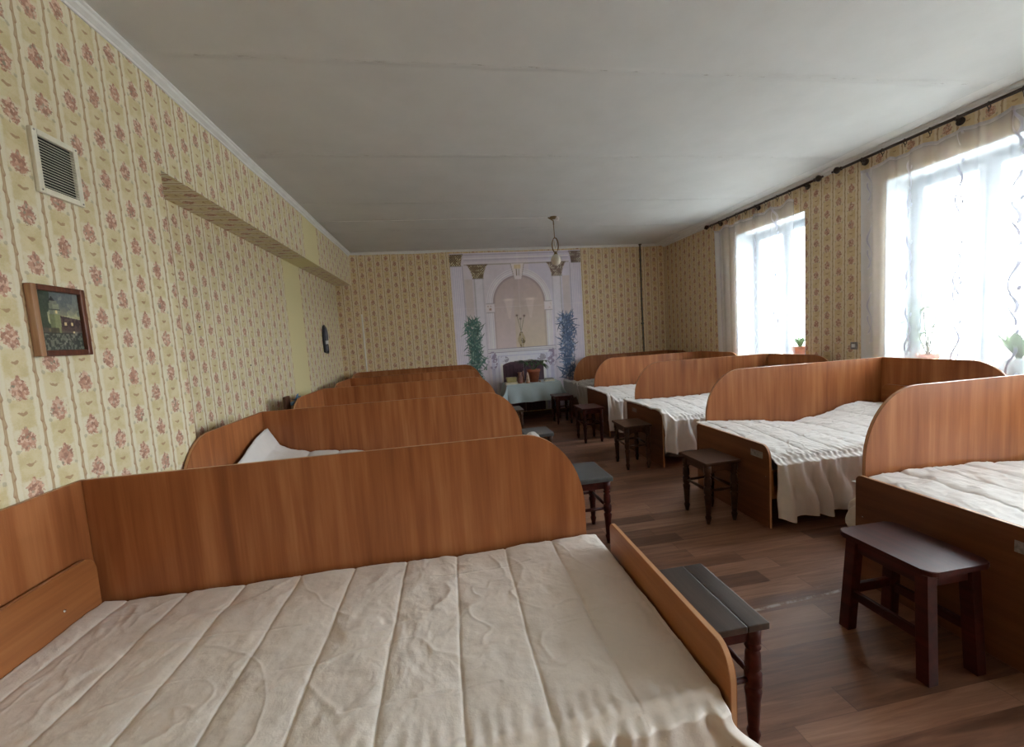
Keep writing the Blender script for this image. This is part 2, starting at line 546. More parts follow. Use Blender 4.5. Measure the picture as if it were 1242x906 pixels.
def vnoise(x, y, seed=0):
    """smooth 2-D value noise on arrays"""
    r = np.random.RandomState(seed); T = r.rand(64, 64)
    xi = np.floor(x).astype(int); yi = np.floor(y).astype(int)
    fx = x - xi; fy = y - yi
    fx = fx * fx * (3 - 2 * fx); fy = fy * fy * (3 - 2 * fy)
    a = T[xi % 64, yi % 64]; b = T[(xi + 1) % 64, yi % 64]; c = T[xi % 64, (yi + 1) % 64]; d = T[(xi + 1) % 64, (yi + 1) % 64]
    return (a * (1 - fx) + b * fx) * (1 - fy) + (c * (1 - fx) + d * fx) * fy - .5
def fbm(x, y, seed=0, oct=4):
    s = 0; a = 1
    for k in range(oct):
        s = s + a * vnoise(x * 2 ** k + 7.3 * k, y * 2 ** k + 3.1 * k, seed + k); a *= .5
    return s
def sstep(v, a, b):
    t = np.clip((v - a) / (b - a), 0, 1); return t * t * (3 - 2 * t)
def grid_faces(nu, nv):
    i = np.arange(nu - 1)[:, None]; j = np.arange(nv - 1)[None, :]
    a = (i * nv + j).ravel()
    return np.stack([a, a + nv, a + nv + 1, a + 1], 1).tolist()

# ================================================================== ROOM SHELL
def quad_wall(name, quads, mat, label=None):
    """quads: list of (4 corner points, 4 uvs in metres)"""
    vs, fs, uv = [], [], []
    for pts, uvs in quads:
        b = len(vs); vs += pts; uv += uvs; fs.append([b, b + 1, b + 2, b + 3])
    o = mesh_obj(name, vs, fs, mat, uvs=uv)
    return struct(o, label)
def box_quads(x0, x1, y0, y1, z0, z1):
    """six faces, uv: x-facing -> (y,z); y-facing -> (x,z); z-facing -> (y,x)"""
    q = []
    for x, fl in ((x0, 1), (x1, 0)):
        p = [(x, y0, z0), (x, y1, z0), (x, y1, z1), (x, y0, z1)]
        if fl: p = p[::-1]
        q.append((p, [(a[1], a[2]) for a in p]))
    for y, fl in ((y0, 0), (y1, 1)):
        p = [(x0, y, z0), (x1, y, z0), (x1, y, z1), (x0, y, z1)]
        if fl: p = p[::-1]
        q.append((p, [(a[0], a[2]) for a in p]))
    for z, fl in ((z0, 1), (z1, 0)):
        p = [(x0, y0, z), (x1, y0, z), (x1, y1, z), (x0, y1, z)]
        if fl: p = p[::-1]
        q.append((p, [(a[1], a[0]) for a in p]))
    return q

T = .18
o = box('floor', XREC - T, XR + WT, YF - T, YB + T, -.12, 0, M_FLOOR); struct(o)
o = box('ceiling', XREC - T, XR + WT, YF - T, YB + T, ZC, ZC + .15, M_CEIL); struct(o)
quad_wall('wall_left', box_quads(XREC - T, XL, YF - T, YREC, 0, ZC) + box_quads(XREC - T, XREC, YREC, YB, 0, ZC) +
          box_quads(XREC, XL, YREC, YB, ZBEAM, ZC), M_PAPER_L, 'left wall in floral paper with a long recess under a beam')
quad_wall('wall_back', box_quads(XREC - T, XR + WT, YB, YB + T, 0, ZC), M_PAPER, 'far wall in floral wallpaper')
quad_wall('wall_front', box_quads(XREC - T, XR + WT, YF - T, YF, 0, ZC), M_PAPER)
q = []
edges = [YF] + [v for ab in sorted(WIN) for v in ab] + [YB]
for k in range(0, len(edges), 2): q += box_quads(XR, XR + WT, edges[k], edges[k + 1], 0, ZC)
for (a, b) in WIN: q += box_quads(XR, XR + WT, a, b, 0, WZ0) + box_quads(XR, XR + WT, a, b, WZ1, ZC)
quad_wall('wall_right', q, M_PAPER, 'right window wall in floral wallpaper')

# cornices
def cornice(name, prof, a, b, along):
    """prof: (inward, down) points"""
    vs, fs = [], []
    n = len(prof)
    N = 60
    for i in range(N + 1):
        t = a + (b - a) * i / N
        wv = .004 * math.sin(t * 3.1) + .003 * math.sin(t * 7.7 + 1)
        for (p, d) in prof:
            if along == 'L': vs.append((XL + p, t, ZC - d + (wv if d > 0 else 0)))
            if along == 'R': vs.append((XR - p - (wv * 3 if d == 0 else 0), t, ZC - d))
            if along == 'B': vs.append((t, YB - p, ZC - d + (wv if d > 0 else 0)))
    for i in range(N):
        for j in range(n):
            fs.append([i * n + j, i * n + (j + 1) % n, (i + 1) * n + (j + 1) % n, (i + 1) * n + j])
    bm = bmesh.new()
    V_ = [bm.verts.new(v) for v in vs]
    for f in fs: bm.faces.new([V_[k] for k in f])
    return struct(bm_obj(name, bm, M_CORN))
cornice('trim_1', [(-.01, -.01), (.046, -.01), (.044, .008), (.034, .014), (.031, .026), (.020, .032), (.010, .038), (.008, .048), (-.01, .048)], YF, YB, 'L')
cornice('trim_2', [(-.01, -.01), (.21, -.01), (.20, .0), (.13, .018), (.105, .020), (.104, .028), (.07, .034), (.045, .036), (.044, .046), (.012, .058), (-.01, .06)], YF, YB, 'R')
cornice('trim_3', [(-.01, -.01), (.034, -.01), (.030, .01), (.014, .022), (.010, .036), (-.01, .036)], XL, XR, 'B')

M_SKIRTB = simple('dark_baseboard_paint', (.07, .035, .02), .4)
for nm, v in (('baseboard_right', (XR - .016, XR, YF, YB)), ('baseboard_left', (XL, XL + .016, YF, YREC))):
    struct(box(nm, v[0], v[1], v[2], v[3], 0, .07, M_SKIRTB, bev=.003))
struct(box('baseboard_back', XREC, XR, YB - .016, YB, 0, .07, M_SKIRTB, bev=.003))

# papered-over edge strip in the far left corner
struct(box('trim_4', -1.33, -1.315, YB - .012, YB + .01, .0, 1.95, M_CORN, bev=.003), 'pale papered-over strip in the far left corner')

# heating pipe on the far wall
t = thing('heating_pipe', 'thin grey-green pipe running up the far wall to the ceiling', 'pipe', (3.63, YB - .03, 0))
tube('pipe', [(0, 0, .02), (0.004, 0, 1.2), (-.004, 0, 2.0), (0, 0, ZC)], .014, M_PIPE, t, 10)
lathe('ceiling_collar', [(.03, ZC - .02), (.03, ZC)], M_PIPE, t)
box('clamp', -.02, .02, -.018, .032, 1.5, 1.53, M_PIPE, t, .003)

# ------------------------------------------------------------------ windows
def window(n, a, b):
    e = bpy.data.objects.new('window_%d' % n, None); COL.objects.link(e); e.location = (XR + .30, (a + b) / 2, WZ0)
    e['kind'] = 'structure'
    W = (b - a) / 2; H = WZ1 - WZ0
    def ring(bm, y0, y1, z0, z1, x0, x1, wd):
        bm_box(bm, x0, x1, y0, y1, z0, z0 + wd, .004); bm_box(bm, x0, x1, y0, y1, z1 - wd, z1, .004)
        bm_box(bm, x0, x1, y0, y0 + wd, z0 + wd, z1 - wd, .004); bm_box(bm, x0, x1, y1 - wd, y1, z0 + wd, z1 - wd, .004)
    bm = bmesh.new(); ring(bm, -W, W, 0, H, .0, .07, .055)
    bm_box(bm, 0, .07, -.03, .03, .055, H - .055, .004)
    bm_obj('window_frame', bm, M_PVC, e)
    for (y0, y1) in ((-W + .05, -.02), (.02, W - .05)):
        bm = bmesh.new(); ring(bm, y0, y1, .05, H - .05, -.018, .05, .05)
        s = bm_obj('sash', bm, M_PVC, e)
        box('pane', .014, .020, y0 + .045, y1 - .045, .095, H - .095, M_GLASS, s)
    bm = bmesh.new(); bm_box(bm, -.045, -.018, -.045, -.025, .72, .76, .003); bm_box(bm, -.055, -.04, -.045, -.025, .62, .75, .003)
    bm_obj('window_handle', bm, M_PVC, e)
    box('window_sill', -.36, .0, -W - .02, W + .02, -.03, .012, M_RADI, e, .006)
    box('outer_reveal', .07, .165, W - .004, W + .0, 0, H, M_BEIGE, e)
    return e
for i, (a, b) in enumerate(WIN): window(i + 1, a, b)

# plastered reveals (white) inside the openings
for i, (a, b) in enumerate(WIN[:3]):
    bm = bmesh.new()
    bm_box(bm, XR - .001, XR + .30, b - .006, b, WZ0, WZ1)
    bm_box(bm, XR - .001, XR + .30, a, a + .006, WZ0, WZ1)
    bm_box(bm, XR - .001, XR + .30, a, b, WZ1 - .006, WZ1)
    struct(bm_obj('trim_%d' % (5 + i), bm, M_LINING), 'white plaster lining of the window opening')

# ------------------------------------------------------------------ outside
o = box('ground', XR + WT + .5, 90, -60, 60, -3.2, -3.0, M_GROUND); struct(o, 'pale ground outside the windows')
t = thing('neighbouring_building', 'pale building with a grey roof seen faintly through the windows', 'building', (36, 0, -3))
box('facade', 0, 12, -20, 46, 0, 5.6, M_FACADE, t)
bm = bmesh.new()
bm_box(bm, -.6, 12.6, -20.6, 46.6, 5.6, 5.9)
vs = [bm.verts.new(p) for p in ((-.6, -20.6, 5.9), (12.6, -20.6, 5.9), (12.6, 46.6, 5.9), (-.6, 46.6, 5.9), (6, -16, 7.6), (6, 42, 7.6))]
for f in ((0, 1, 4), (1, 2, 5, 4), (2, 3, 5), (3, 0, 4, 5)): bm.faces.new([vs[k] for k in f])
bm_obj('roof', bm, M_ROOF, t)
for k in range(10):
    for r_ in range(2):
        wdw = box('window', -.06, .02, -17 + k * 6.2, -15.4 + k * 6.2, 1.2 + r_ * 2.4, 2.6 + r_ * 2.4, M_GLASS, t)

# ------------------------------------------------------------------ curtains and rods
def curtain(name, y0, y1, ztop, zbot, label, xc, seed, taper=0.0):
    nu, nv = 240, 46
    s = np.linspace(0, 1, nu)[:, None] * np.ones((1, nv))
    v = np.linspace(0, 1, nv)[None, :] * np.ones((nu, 1))
    W = y1 - y0
    r = np.random.RandomState(seed)
    ph = s * W
    fold = .030 * np.sin(ph * 26 + 1.5 * np.sin(ph * 4.1 + seed)) + .016 * np.sin(ph * 57 + seed)
    fold = (fold * (.55 + .45 * (1 - v)) + .02 * vnoise(ph * 6, v * 2.2, seed)) * .55
    # far edge gathers tighter near the bottom
    yy = y1 - s * W + .012 * np.sin(ph * 40) * (1 - v)
    yy = yy - taper * (v ** 1.1) * np.exp(-s * 5)
    dip = .034 * np.abs(np.sin(ph * 11.5)) + .012 * vnoise(ph * 3, ph * 0, seed + 5)
    z = ztop - dip * (1 - v) ** 3 - v * (ztop - zbot)
    x = xc + fold
    verts = np.stack([x, yy, z], -1).reshape(-1, 3)
    uv = np.stack([s * W * 1.0 + .06, z], -1).reshape(-1, 2)
    e = thing(name, label, 'curtain', (0, 0, 0), 'sheer curtains at the windows')
    mesh_obj('sheer_cloth', verts, grid_faces(nu, nv), M_SHEER, e, True, uv)
    # heading tape
    n2 = 4
    vv = np.linspace(0, 1, n2)[None, :] * np.ones((nu, 1)); s2 = s[:, :1] * np.ones((1, n2))
    dip2 = dip[:, :1]
    zt = ztop + .006 - dip2 - vv * .028
    xt = xc + fold[:, :1] - .003 + 0 * vv
    yt = yy[:, :1] + 0 * vv
    mesh_obj('heading_tape', np.stack([xt, yt, zt], -1).reshape(-1, 3), grid_faces(nu, n2), M_TAPE, e, True)
    return e
ZROD = 1.40 + 1.472
def rod(y0, y1, label, rings):
    e = thing('curtain_rod', label, 'curtain rod', (4.03, y0, ZROD), 'dark curtain rods over the windows')
    L_ = y1 - y0
    tube('rod', [(0, 0, 0), (0, L_, 0)], .0125, M_ROD, e, 10)
    for (yy, sg) in ((0, -1), (L_, 1)):
        prof = [(.012, 0), (.02, .01), (.012, .02), (.03, .045), (.034, .06), (.02, .08), (.008, .095), (.012, .105), (.003, .115)]
        lathe('finial', [(r, h * sg) for r, h in prof], M_ROD, e, (0, yy, 0), 12, 'y')
    for yy in (.16, L_ - .16, L_ / 2):
        bm = bmesh.new(); bm_tube(bm, [(0, yy, 0), (.03, yy, .005), (XR - 4.03 - .005, yy, -.01)], .009)
        bm_lathe(bm, [(.03, XR - 4.03 - .008), (.03, XR - 4.03)], (0, yy, -.01), 12, 'x')
        bm_obj('bracket', bm, M_ROD, e, True)
    for yy in rings:
        bm = bmesh.new()
        pts = [(0.0, yy - y0 + .002 * math.sin(k), math.sin(2 * math.pi * k / 14) * .024 - .012) for k in range(15)]
        pts = [(math.cos(2 * math.pi * k / 14) * .024, yy - y0 + .006 * math.cos(2 * math.pi * k / 14), math.sin(2 * math.pi * k / 14) * .024 - .010) for k in range(15)]
        bm_tube(bm, pts, .0035, 6)
        bm_tube(bm, [(0, yy - y0, -.034), (0, yy - y0, -.055)], .003, 6)
        bm_obj('ring', bm, M_ROD, e, True)
rod(3.98, 5.76, 'dark bronze curtain rod above the far window', [4.30 + k * .175 for k in range(9)])
rod(1.86, 3.66, 'dark bronze curtain rod above the near window', [1.98 + k * .185 for k in range(9)])
curtain('sheer_curtain', 4.29, 5.72, 2.80, .72, 'white sheer curtain with wavy ribbon pattern on the far window', 4.078, 3, .06)
curtain('sheer_curtain', 1.93, 3.54, 2.80, .72, 'white sheer curtain with wavy ribbon pattern on the near window at the right edge', 4.078, 8, .03)

# ================================================================== MURAL
def canvas_obj(name, fn, w_, h_, nx, nz, mat, parent, xf, thick=.004):
    """a printed sheet: vertex grid coloured by fn(x, z)"""
    X = np.linspace(0, w_, nx)[:, None] * np.ones((1, nz)); Z = np.linspace(0, h_, nz)[None, :] * np.ones((nx, 1))
    colr = fn(X, Z)
    verts = [xf(a, b) for a, b in zip(X.ravel(), Z.ravel())]
    o = mesh_obj(name, verts, grid_faces(nx, nz), mat, parent)
    at = o.data.color_attributes.new('print', 'FLOAT_COLOR', 'POINT')
    at.data.foreach_set('color', np.concatenate([colr.reshape(-1, 3), np.ones((colr.size // 3, 1))], 1).astype(np.float32).ravel())
    return o
def lin(r, g, b):
    return np.array([(c / 255.0) ** 2.2 for c in (r, g, b)])
def mural(X, Z):
    x = X + .18 - 1.345          # centred
    z = Z + 0.0
    sh = X.shape
    n1 = fbm(X * 3, Z * 3, 5); n2 = fbm(X * 22, Z * 22, 9)
    C = np.ones(sh + (3,)) * lin(203, 196, 206)
    def lay(mask, col, a=1.0):
        nonlocal C
        m_ = (np.clip(mask, 0, 1) * a)[..., None]
        C = C * (1 - m_) + np.asarray(col) * m_
    ax = np.abs(x)
    def band(v, a, b, s=.008): return sstep(v, a - s, a + s) * (1 - sstep(v, b - s, b + s))
    lay(band(x, .2, 2), lin(196, 194, 212), .55)
    # entablature lines
    for zz, cc in ((2.86, (160, 150, 168)), (2.80, (225, 220, 228)), (2.77, (172, 164, 180)), (2.72, (214, 208, 214)), (2.69, (150, 140, 128))):
        lay(band(z, zz - .008, zz + .008) * (ax < .93), lin(*cc), .8)
    # recessed field behind the arch columns
    lay(band(ax, .80, .94) * (z < 2.45), lin(186, 178, 186), .6)
    # fluted outer columns
    fl = .5 + .5 * np.cos(ax * 2 * np.pi / .032)
    oc = band(ax, .955, 1.13) * (z < 2.68)
    lay(oc, lin(214, 209, 222)); lay(oc * fl, lin(172, 166, 188), .6)
    lay(band(ax, .945, .96) * (z < 2.68), lin(150, 142, 158), .6)
    # inner columns
    ic = band(ax, .62, .77) * (z < 2.46)
    lay(ic, lin(208, 204, 214)); lay(band(ax, .755, .775) * (z < 2.46), lin(150, 145, 150), .6); lay(band(ax, .61, .63) * (z < 2.46), lin(170, 165, 178), .5)
    lay(band(ax, .80, .93) * band(z, 0, 2.45), lin(198, 184, 182), .5)
    # capitals
    gold = lin(132, 106, 66)
    def capital(cx, z0, z1, w0, w1):
        t_ = (z - z0) / (z1 - z0); hw = w0 + (w1 - w0) * np.clip(t_, 0, 1) ** 1.5
        m_ = band(t_, 0, 1, .03) * (1 - sstep(np.abs(ax - cx), hw - .01, hw + .01))
        tint = np.where((x > 0)[..., None], lin(146, 122, 132), gold)
        C2 = tint * (1 + n2[..., None] * 1.6)
        lay_m = m_[..., None]
        nonlocal C
        C = C * (1 - lay_m) + np.clip(C2, 0, 1) * lay_m
        curl = (np.sin((ax - cx) * 160) * np.sin(z * 150) > .15)
        lay(m_ * curl, lin(240, 230, 200), .8)
        lay(m_ * (n2 > -.03), lin(78, 60, 46), .75)
        lay(m_ * (np.abs(np.sin((ax - cx) * 95 / (1 + t_))) < .25), lin(96, 78, 56), .7)
        lay(band(z, z1 - .012, z1 + .006) * (np.abs(ax - cx) < w1 + .01), lin(96, 78, 60), .8)
        lay(band(z, z0 - .012, z0 + .004) * (np.abs(ax - cx) < w0 + .01), lin(96, 78, 60), .7)
    capital(.70, 2.46, 2.69, .09, .17)
    capital(1.07, 2.68, 2.87, .09, .13)
    # arch
    zc = 2.02; R1, R2 = .575, .465
    r = np.sqrt(x * x + (z - zc) ** 2 * .96)
    upz = z > zc
    ring = np.where(upz, (1 - sstep(r, R1 - .006, R1 + .006)) * sstep(r, R2 - .006, R2 + .006), band(ax, R2, R1) * (z > 1.22))
    lay(ring, lin(220, 215, 224))
    for rr, a_ in ((R1 - .02, .5), (R1 - .05, .35), (R2 + .02, .5)):
        lay(np.where(upz, np.exp(-((r - rr) / .007) ** 2), np.exp(-((ax - rr) / .007) ** 2) * (z > 1.22)), lin(150, 143, 156), a_)
    inside = np.where(upz, 1 - sstep(r, R2 - .006, R2 + .006), (ax < R2) * (z > 1.22) * 1.0)
    grad = np.clip((z - 1.2) / 1.2, 0, 1)[..., None]
    base = lin(198, 184, 168) * (1 - grad) + lin(182, 165, 166) * grad
    m_ = inside[..., None]; C = C * (1 - m_) + base * m_
    lay(inside * (x < -.1) * (1 - grad[..., 0]), lin(196, 180, 196), .6)
    lay(np.where(upz, np.exp(-((r - R2 + .015) / .02) ** 2), 0) * inside, lin(140, 124, 134), .6)
    lay(inside * band(ax, R2 - .03, R2), lin(150, 134, 140), .35)
    # sconces painted in the niche
    for sx in (-.19, .19):
        d = np.abs(x - sx)
        lay(inside * (1 - sstep(d, .06 * np.clip((z - 1.72) / .3, .12, 1), .02 + .06 * np.clip((z - 1.72) / .3, .12, 1))) * band(z, 1.74, 2.08, .02), lin(214, 200, 196), .5)
        lay(inside * np.exp(-(((x - sx) / .09) ** 2 + ((z - 2.07) / .02) ** 2)), lin(224, 212, 206), .8)
    # keystone and imposts
    kw = .07 + (z - 2.42) * .2
    lay((ax < kw) * band(z, 2.42, 2.69), lin(216, 208, 210)); lay(((ax > kw - .012) & (ax < kw)) * band(z, 2.42, 2.69), lin(150, 140, 140), .8)
    lay((ax < .03) * band(z, 2.48, 2.60) * (np.sin(x * 240) > -.1), lin(110, 92, 74), .9)
    lay((ax < .06) * band(z, 2.60, 2.67), lin(196, 178, 140), .8)
    imp = band(ax, R2 - .02, R1 + .02) * band(z, 1.86, 2.02)
    lay(imp, lin(214, 206, 212)); lay(imp * (n2 > .12) * band(ax, .5, .57) * band(z, 1.9, 1.98), lin(150, 110, 96), .8)
    lay(band(ax, R2 - .02, R1 + .02) * (band(z, 2.01, 2.025) + band(z, 1.855, 1.87)), lin(150, 142, 150), .8)
    # urn with dried flowers
    t_ = np.clip((z - 1.24) / .27, 0, 1)
    uw = .018 + .05 * np.sin(np.clip(t_, 0, 1) * np.pi * .85 + .35) ** 2
    urn = (np.abs(x - .0) < uw) * band(z, 1.23, 1.50, .004)
    lay(urn, lin(170, 154, 124)); lay(urn * (n2 > .05), lin(88, 72, 46), .8); lay((ax < .04) * band(z, 1.20, 1.235), lin(110, 96, 70), .8)
    for fx, fz in ((-.06, 1.79), (.0, 1.73), (.07, 1.78)):
        lay(np.exp(-(((x - fx) / .018) ** 2 + ((z - fz) / .016) ** 2)) * 1.4, lin(96, 70, 70), .95)
        tt = np.clip((z - 1.5) / (fz - 1.5), 0, 1)
        lay((np.abs(x - fx * tt) < .005) * band(z, 1.5, fz, .003), lin(120, 116, 90), .9)
    # mantel
    lay((ax < .61) * band(z, 1.165, 1.225), lin(224, 220, 230)); lay((ax < .61) * (band(z, 1.215, 1.228) + band(z, 1.185, 1.195) + band(z, 1.155, 1.168)), lin(112, 104, 128), .85)
    body = (ax < .56) * (z < 1.16)
    lay(body, lin(206, 206, 222)); lay(band(ax, .50, .56) * (z < 1.15), lin(168, 164, 190), .6)
    lay(band(ax, .43, .445) * (z < 1.10) + (ax < .44) * band(z, 1.09, 1.10), lin(148, 144, 172), .6)
    open_ = ((ax < .37) & (z < .93 + .06 * (1 - (ax / .37) ** 4))) | ((ax < .37) & (z < .90))
    lay(open_ * 1.0, lin(76, 54, 68)); lay(open_ * (np.sin(x * 95) > .8), lin(54, 38, 50), .6); lay(open_ * (n1 > .1), lin(100, 72, 84), .5)
    lay((ax < .40) * (~open_) * (z < .96) * (ax > .36), lin(226, 224, 236), .8)
    for sx in (-1, 1):
        d_ = np.sqrt((x - sx * .34) ** 2 + (z - 1.03) ** 2 * 2)
        lay((d_ < .085) * (n2 > .02), lin(120, 112, 130), .75)
        d_ = np.sqrt((x - sx * .54) ** 2 + ((z - 1.02) * .55) ** 2)
        lay((d_ < .09) * (n2 > .0), lin(122, 106, 138), .8)
    # pilaster below
    lay(band(ax, .58, .80) * (z < 1.15), lin(196, 188, 204), .5)
    # bamboo plants
    for sx, cc, c2 in ((-1, (66, 104, 100), (120, 150, 138)), (1, (78, 100, 138), (150, 166, 198))):
        rp = np.random.RandomState(3 + sx)
        for k in range(430):
            bx = sx * .84 + rp.randn() * .055; bz = .62 + rp.rand() ** .9 * 1.12
            if bz > 1.5: bx += rp.randn() * .03
            an = rp.uniform(-1.4, 1.4); L_ = rp.uniform(.07, .17)
            dx, dz = math.sin(an), math.cos(an) * (1 if rp.rand() > .4 else -1)
            px, pz = x - bx, z - bz
            t1 = px * dx + pz * dz
            n_ = px * dz - pz * dx + (t1 ** 2) * 1.5 * rp.choice([-1, 1])
            wd = .011 * (1 - np.clip(t1 / L_, 0, 1) ** 2) + .001
            mk = (t1 > 0) & (t1 < L_) & (np.abs(n_) < wd)
            lay(mk * 1.0, lin(*(cc if rp.rand() > .28 else c2)) * rp.uniform(.45, 1.1), .9)
        for k in range(4):
            bx = sx * .84 + (k - 1.5) * .035
            lay((np.abs(x - bx - .01 * np.sin(z * 5 + k)) < .006) * (z < 1.75 - .07 * k) * (z > .3), lin(*cc) * .7, .8)
        lay((np.abs(x - sx * .84) < .11) * (z < .62), lin(150, 140, 170), .6)
    # sheet joints of the paper and mottling
    for zz in (.98, 1.95): lay(band(z, zz, zz + .006, .003), lin(222, 216, 222), .5)
    for xx in (-.58, 0.005, .58): lay(np.exp(-((x - xx) / .004) ** 2), lin(226, 220, 228), .3)
    C = C * (1 + .10 * n1[..., None] + .06 * n2[..., None])
    return np.clip(C * 1.28, 0, .9)
e = thing('fireplace_mural', 'large printed mural of columns, an arch and a fireplace on the far wall', 'mural', (.18, YB - .004, 0.08))
canvas_obj('printed_paper', lambda X, Z: mural(X, Z + .08), 2.32, 2.81, 300, 360, M_MURAL, e, lambda a, b: (a, 0, b))

# ================================================================== PICTURE, VENT, WALL ORNAMENT
def castle(X, Z):
    w_, h_ = .175, .225
    x = X / w_; z = Z / h_
    n1 = fbm(x * 5, z * 5, 21); n2 = fbm(x * 26, z * 26, 33)
    C = np.ones(X.shape + (3,)) * lin(112, 118, 108)
    def lay(m_, c, a=1.0):
        nonlocal C
        mm = (np.clip(m_, 0, 1) * a)[..., None]; C = C * (1 - mm) + c * mm
    lay(sstep(z, .45, .95), lin(120, 126, 120)); lay(np.exp(-(((z - .55 - .1 * n1) / .12) ** 2)), lin(190, 186, 140), .9)
    lay((n1 > .12) * (z > .6), lin(76, 84, 92), .6)
    lay(((x < .26 + n1 * .2) & (z > .38)) * 1.0, lin(48, 62, 46), .95)
    tow = (np.abs(x - .40) < .13) & (z > .30) & (z < .62); lay(tow * 1.0, lin(132, 138, 96)); lay(tow * (x < .38), lin(88, 94, 66), .6)
    top = (np.abs(x - .40) < .115) & (z > .62) & (z < .80); lay(top * 1.0, lin(138, 142, 118)); lay(top * (x < .37), lin(96, 102, 88), .7)
    lay(((np.abs(x - .40) < .14) & (np.abs(z - .70) < .012)) * 1.0, lin(74, 76, 66))
    lay(((np.abs(x - .37) < (.93 - z) * .9) & (z > .84) & (z < .93)) * 1.0, lin(34, 30, 36))
    lay(((np.abs(x - .40) < .08) & (z > .79) & (z < .85)) * 1.0, lin(120, 124, 108))
    roof = (x > .52) & (z > .34) & (z < .60 - .12 * (x - .52)); lay(roof * 1.0, lin(62, 44, 44)); lay(roof * (n2 > .1), lin(104, 84, 76), .6)
    lay(((x > .5) & (x < 1) & (z > .26) & (z < .40)) * 1.0, lin(86, 66, 58), .8)
    for wx, wz in ((.62, .46), (.78, .46), (.44, .66), (.24, .34), (.80, .30)):
        lay(((np.abs(x - wx) < .025) & (np.abs(z - wz) < .028)) * 1.0, lin(216, 196, 142))
    lay(((x < .45) & (z < .38) & (z > .26)) * 1.0, lin(70, 56, 44), .8)
    lay((z < .30) * 1.0, lin(46, 52, 44), .9); lay((z < .28) * (n2 > .12), lin(122, 126, 112), .7)
    lay(np.exp(-((x - .35 - z * 1.7) / .05) ** 2) * (z < .32) * (n2 > -.15), lin(150, 148, 136), .7)
    return np.clip(C * 1.0 * (1 + .3 * n2[..., None]), 0, 1)
PW_, PH_ = .222, .262
e = thing('castle_painting', 'small wooden framed painting of a castle tower on the near left wall', 'picture', (XL, 1.725, 1.443))
fw = .022
def frame_side(a0, b0, a1, b1, mat):
    bm = bmesh.new(); bm_box(bm, .001, .026, a0, a1, b0, b1, .004); return bm_obj('frame_side', bm, mat, e)
frame_side(0, 0, fw, PH_, M_FRAMEL); frame_side(PW_ - fw, 0, PW_, PH_, M_FRAMEW)
frame_side(fw, 0, PW_ - fw, fw, M_FRAMEW); frame_side(fw, PH_ - fw, PW_ - fw, PH_, M_FRAMEW)
canvas_obj('painting', lambda X, Z: castle(X * .175 / (PW_ - 2 * fw), Z * .225 / (PH_ - 2 * fw)), PW_ - 2 * fw, PH_ - 2 * fw, 110, 130, M_PAINTING, e, lambda a, b: (.012, fw + a, fw + b))
box('backing', .001, .010, .01, PW_ - .01, .01, PH_ - .01, M_BROWNB, e)

e = thing('ventilation_grille', 'cream louvred ventilation grille high on the near left wall', 'vent', (XL, 1.835, 2.055))
VW, VH = .195, .235
for (a0, b0, a1, b1) in ((0, 0, .022, VH), (VW - .022, 0, VW, VH), (.022, 0, VW - .022, .022), (.022, VH - .022, VW - .022, VH)):
    bm = bmesh.new(); bm_box(bm, .001, .016, a0, a1, b0, b1, .003); bm_obj('frame_side', bm, M_VENT, e)
box('backing', .0005, .002, .02, VW - .02, .02, VH - .02, M_DARK, e)
slat_me = None
NS = 17
for k in range(NS):
    zz = .027 + (VH - .054) * (k + .5) / NS
    if slat_me is None:
        vs = [(.003, .021, -.002), (.003, VW - .021, -.002), (.013, VW - .021, -.0055), (.013, .021, -.0055)]
        vs += [(x_, y_, z_ + .0022) for (x_, y_, z_) in vs]
        s = mesh_obj('slat', vs, [[0, 1, 2, 3], [7, 6, 5, 4], [0, 4, 5, 1], [1, 5, 6, 2], [2, 6, 7, 3], [3, 7, 4, 0]], M_VENT, e)
        slat_me = s.data; s.location.z = zz
    else:
        s = bpy.data.objects.new('slat', slat_me); COL.objects.link(s); s.parent = e; s.location.z = zz
for a, b in ((.01, .01), (VW - .01, .01), (.01, VH - .01), (VW - .01, VH - .01)):
    lathe('screw', [(.004, .016), (.003, .018)], M_METAL, e, (0, a, b), 8, 'x')

e = thing('wall_ornament', 'dark wall ornament with a grey rounded top in the left recess', 'wall ornament', (XREC, 6.27, 1.54))
ol = [(-.075, -.17), (.06, -.19), (.08, -.05), (.10, .0)] + corner(.01, .05, .10, .17, 0, 180, 10) + [(-.09, 0.0)]
plate('backboard', ol, 'yz', .001, .022, [M_BLACK], e)
plate('grey_top', [(-.06, .0), (.07, .0)] + corner(.01, .06, .075, .125, 0, 180, 10), 'yz', .02, .04, [M_GREYP], e)
box('white_badge', .024, .05, -.035, .03, -.055, -.005, M_PAPERW, e, .004)
box('grey_body', .02, .04, -.045, .03, -.15, -.065, M_GREYP, e, .008)
tube('loop', [(.02, .07 + .035 * math.sin(t_), -.115 + .075 * math.cos(t_)) for t_ in np.linspace(0, 2 * math.pi, 14)], .008, M_BLACK, e, 6)

# nails in the recess wall
for k, (yy, zz, lb) in enumerate(((3.24, 1.62, 'small nail in the recessed left wall, upper one'), (3.94, 1.31, 'small nail in the recessed left wall, lower one'))):
    o = lathe('nail', [(.005, -.004), (.005, .004), (.002, .006)], M_BLACK, None, (0, 0, 0), 8, 'x'); o.location = (XREC + .002, yy, zz)
    tag(o, lb, 'nail')

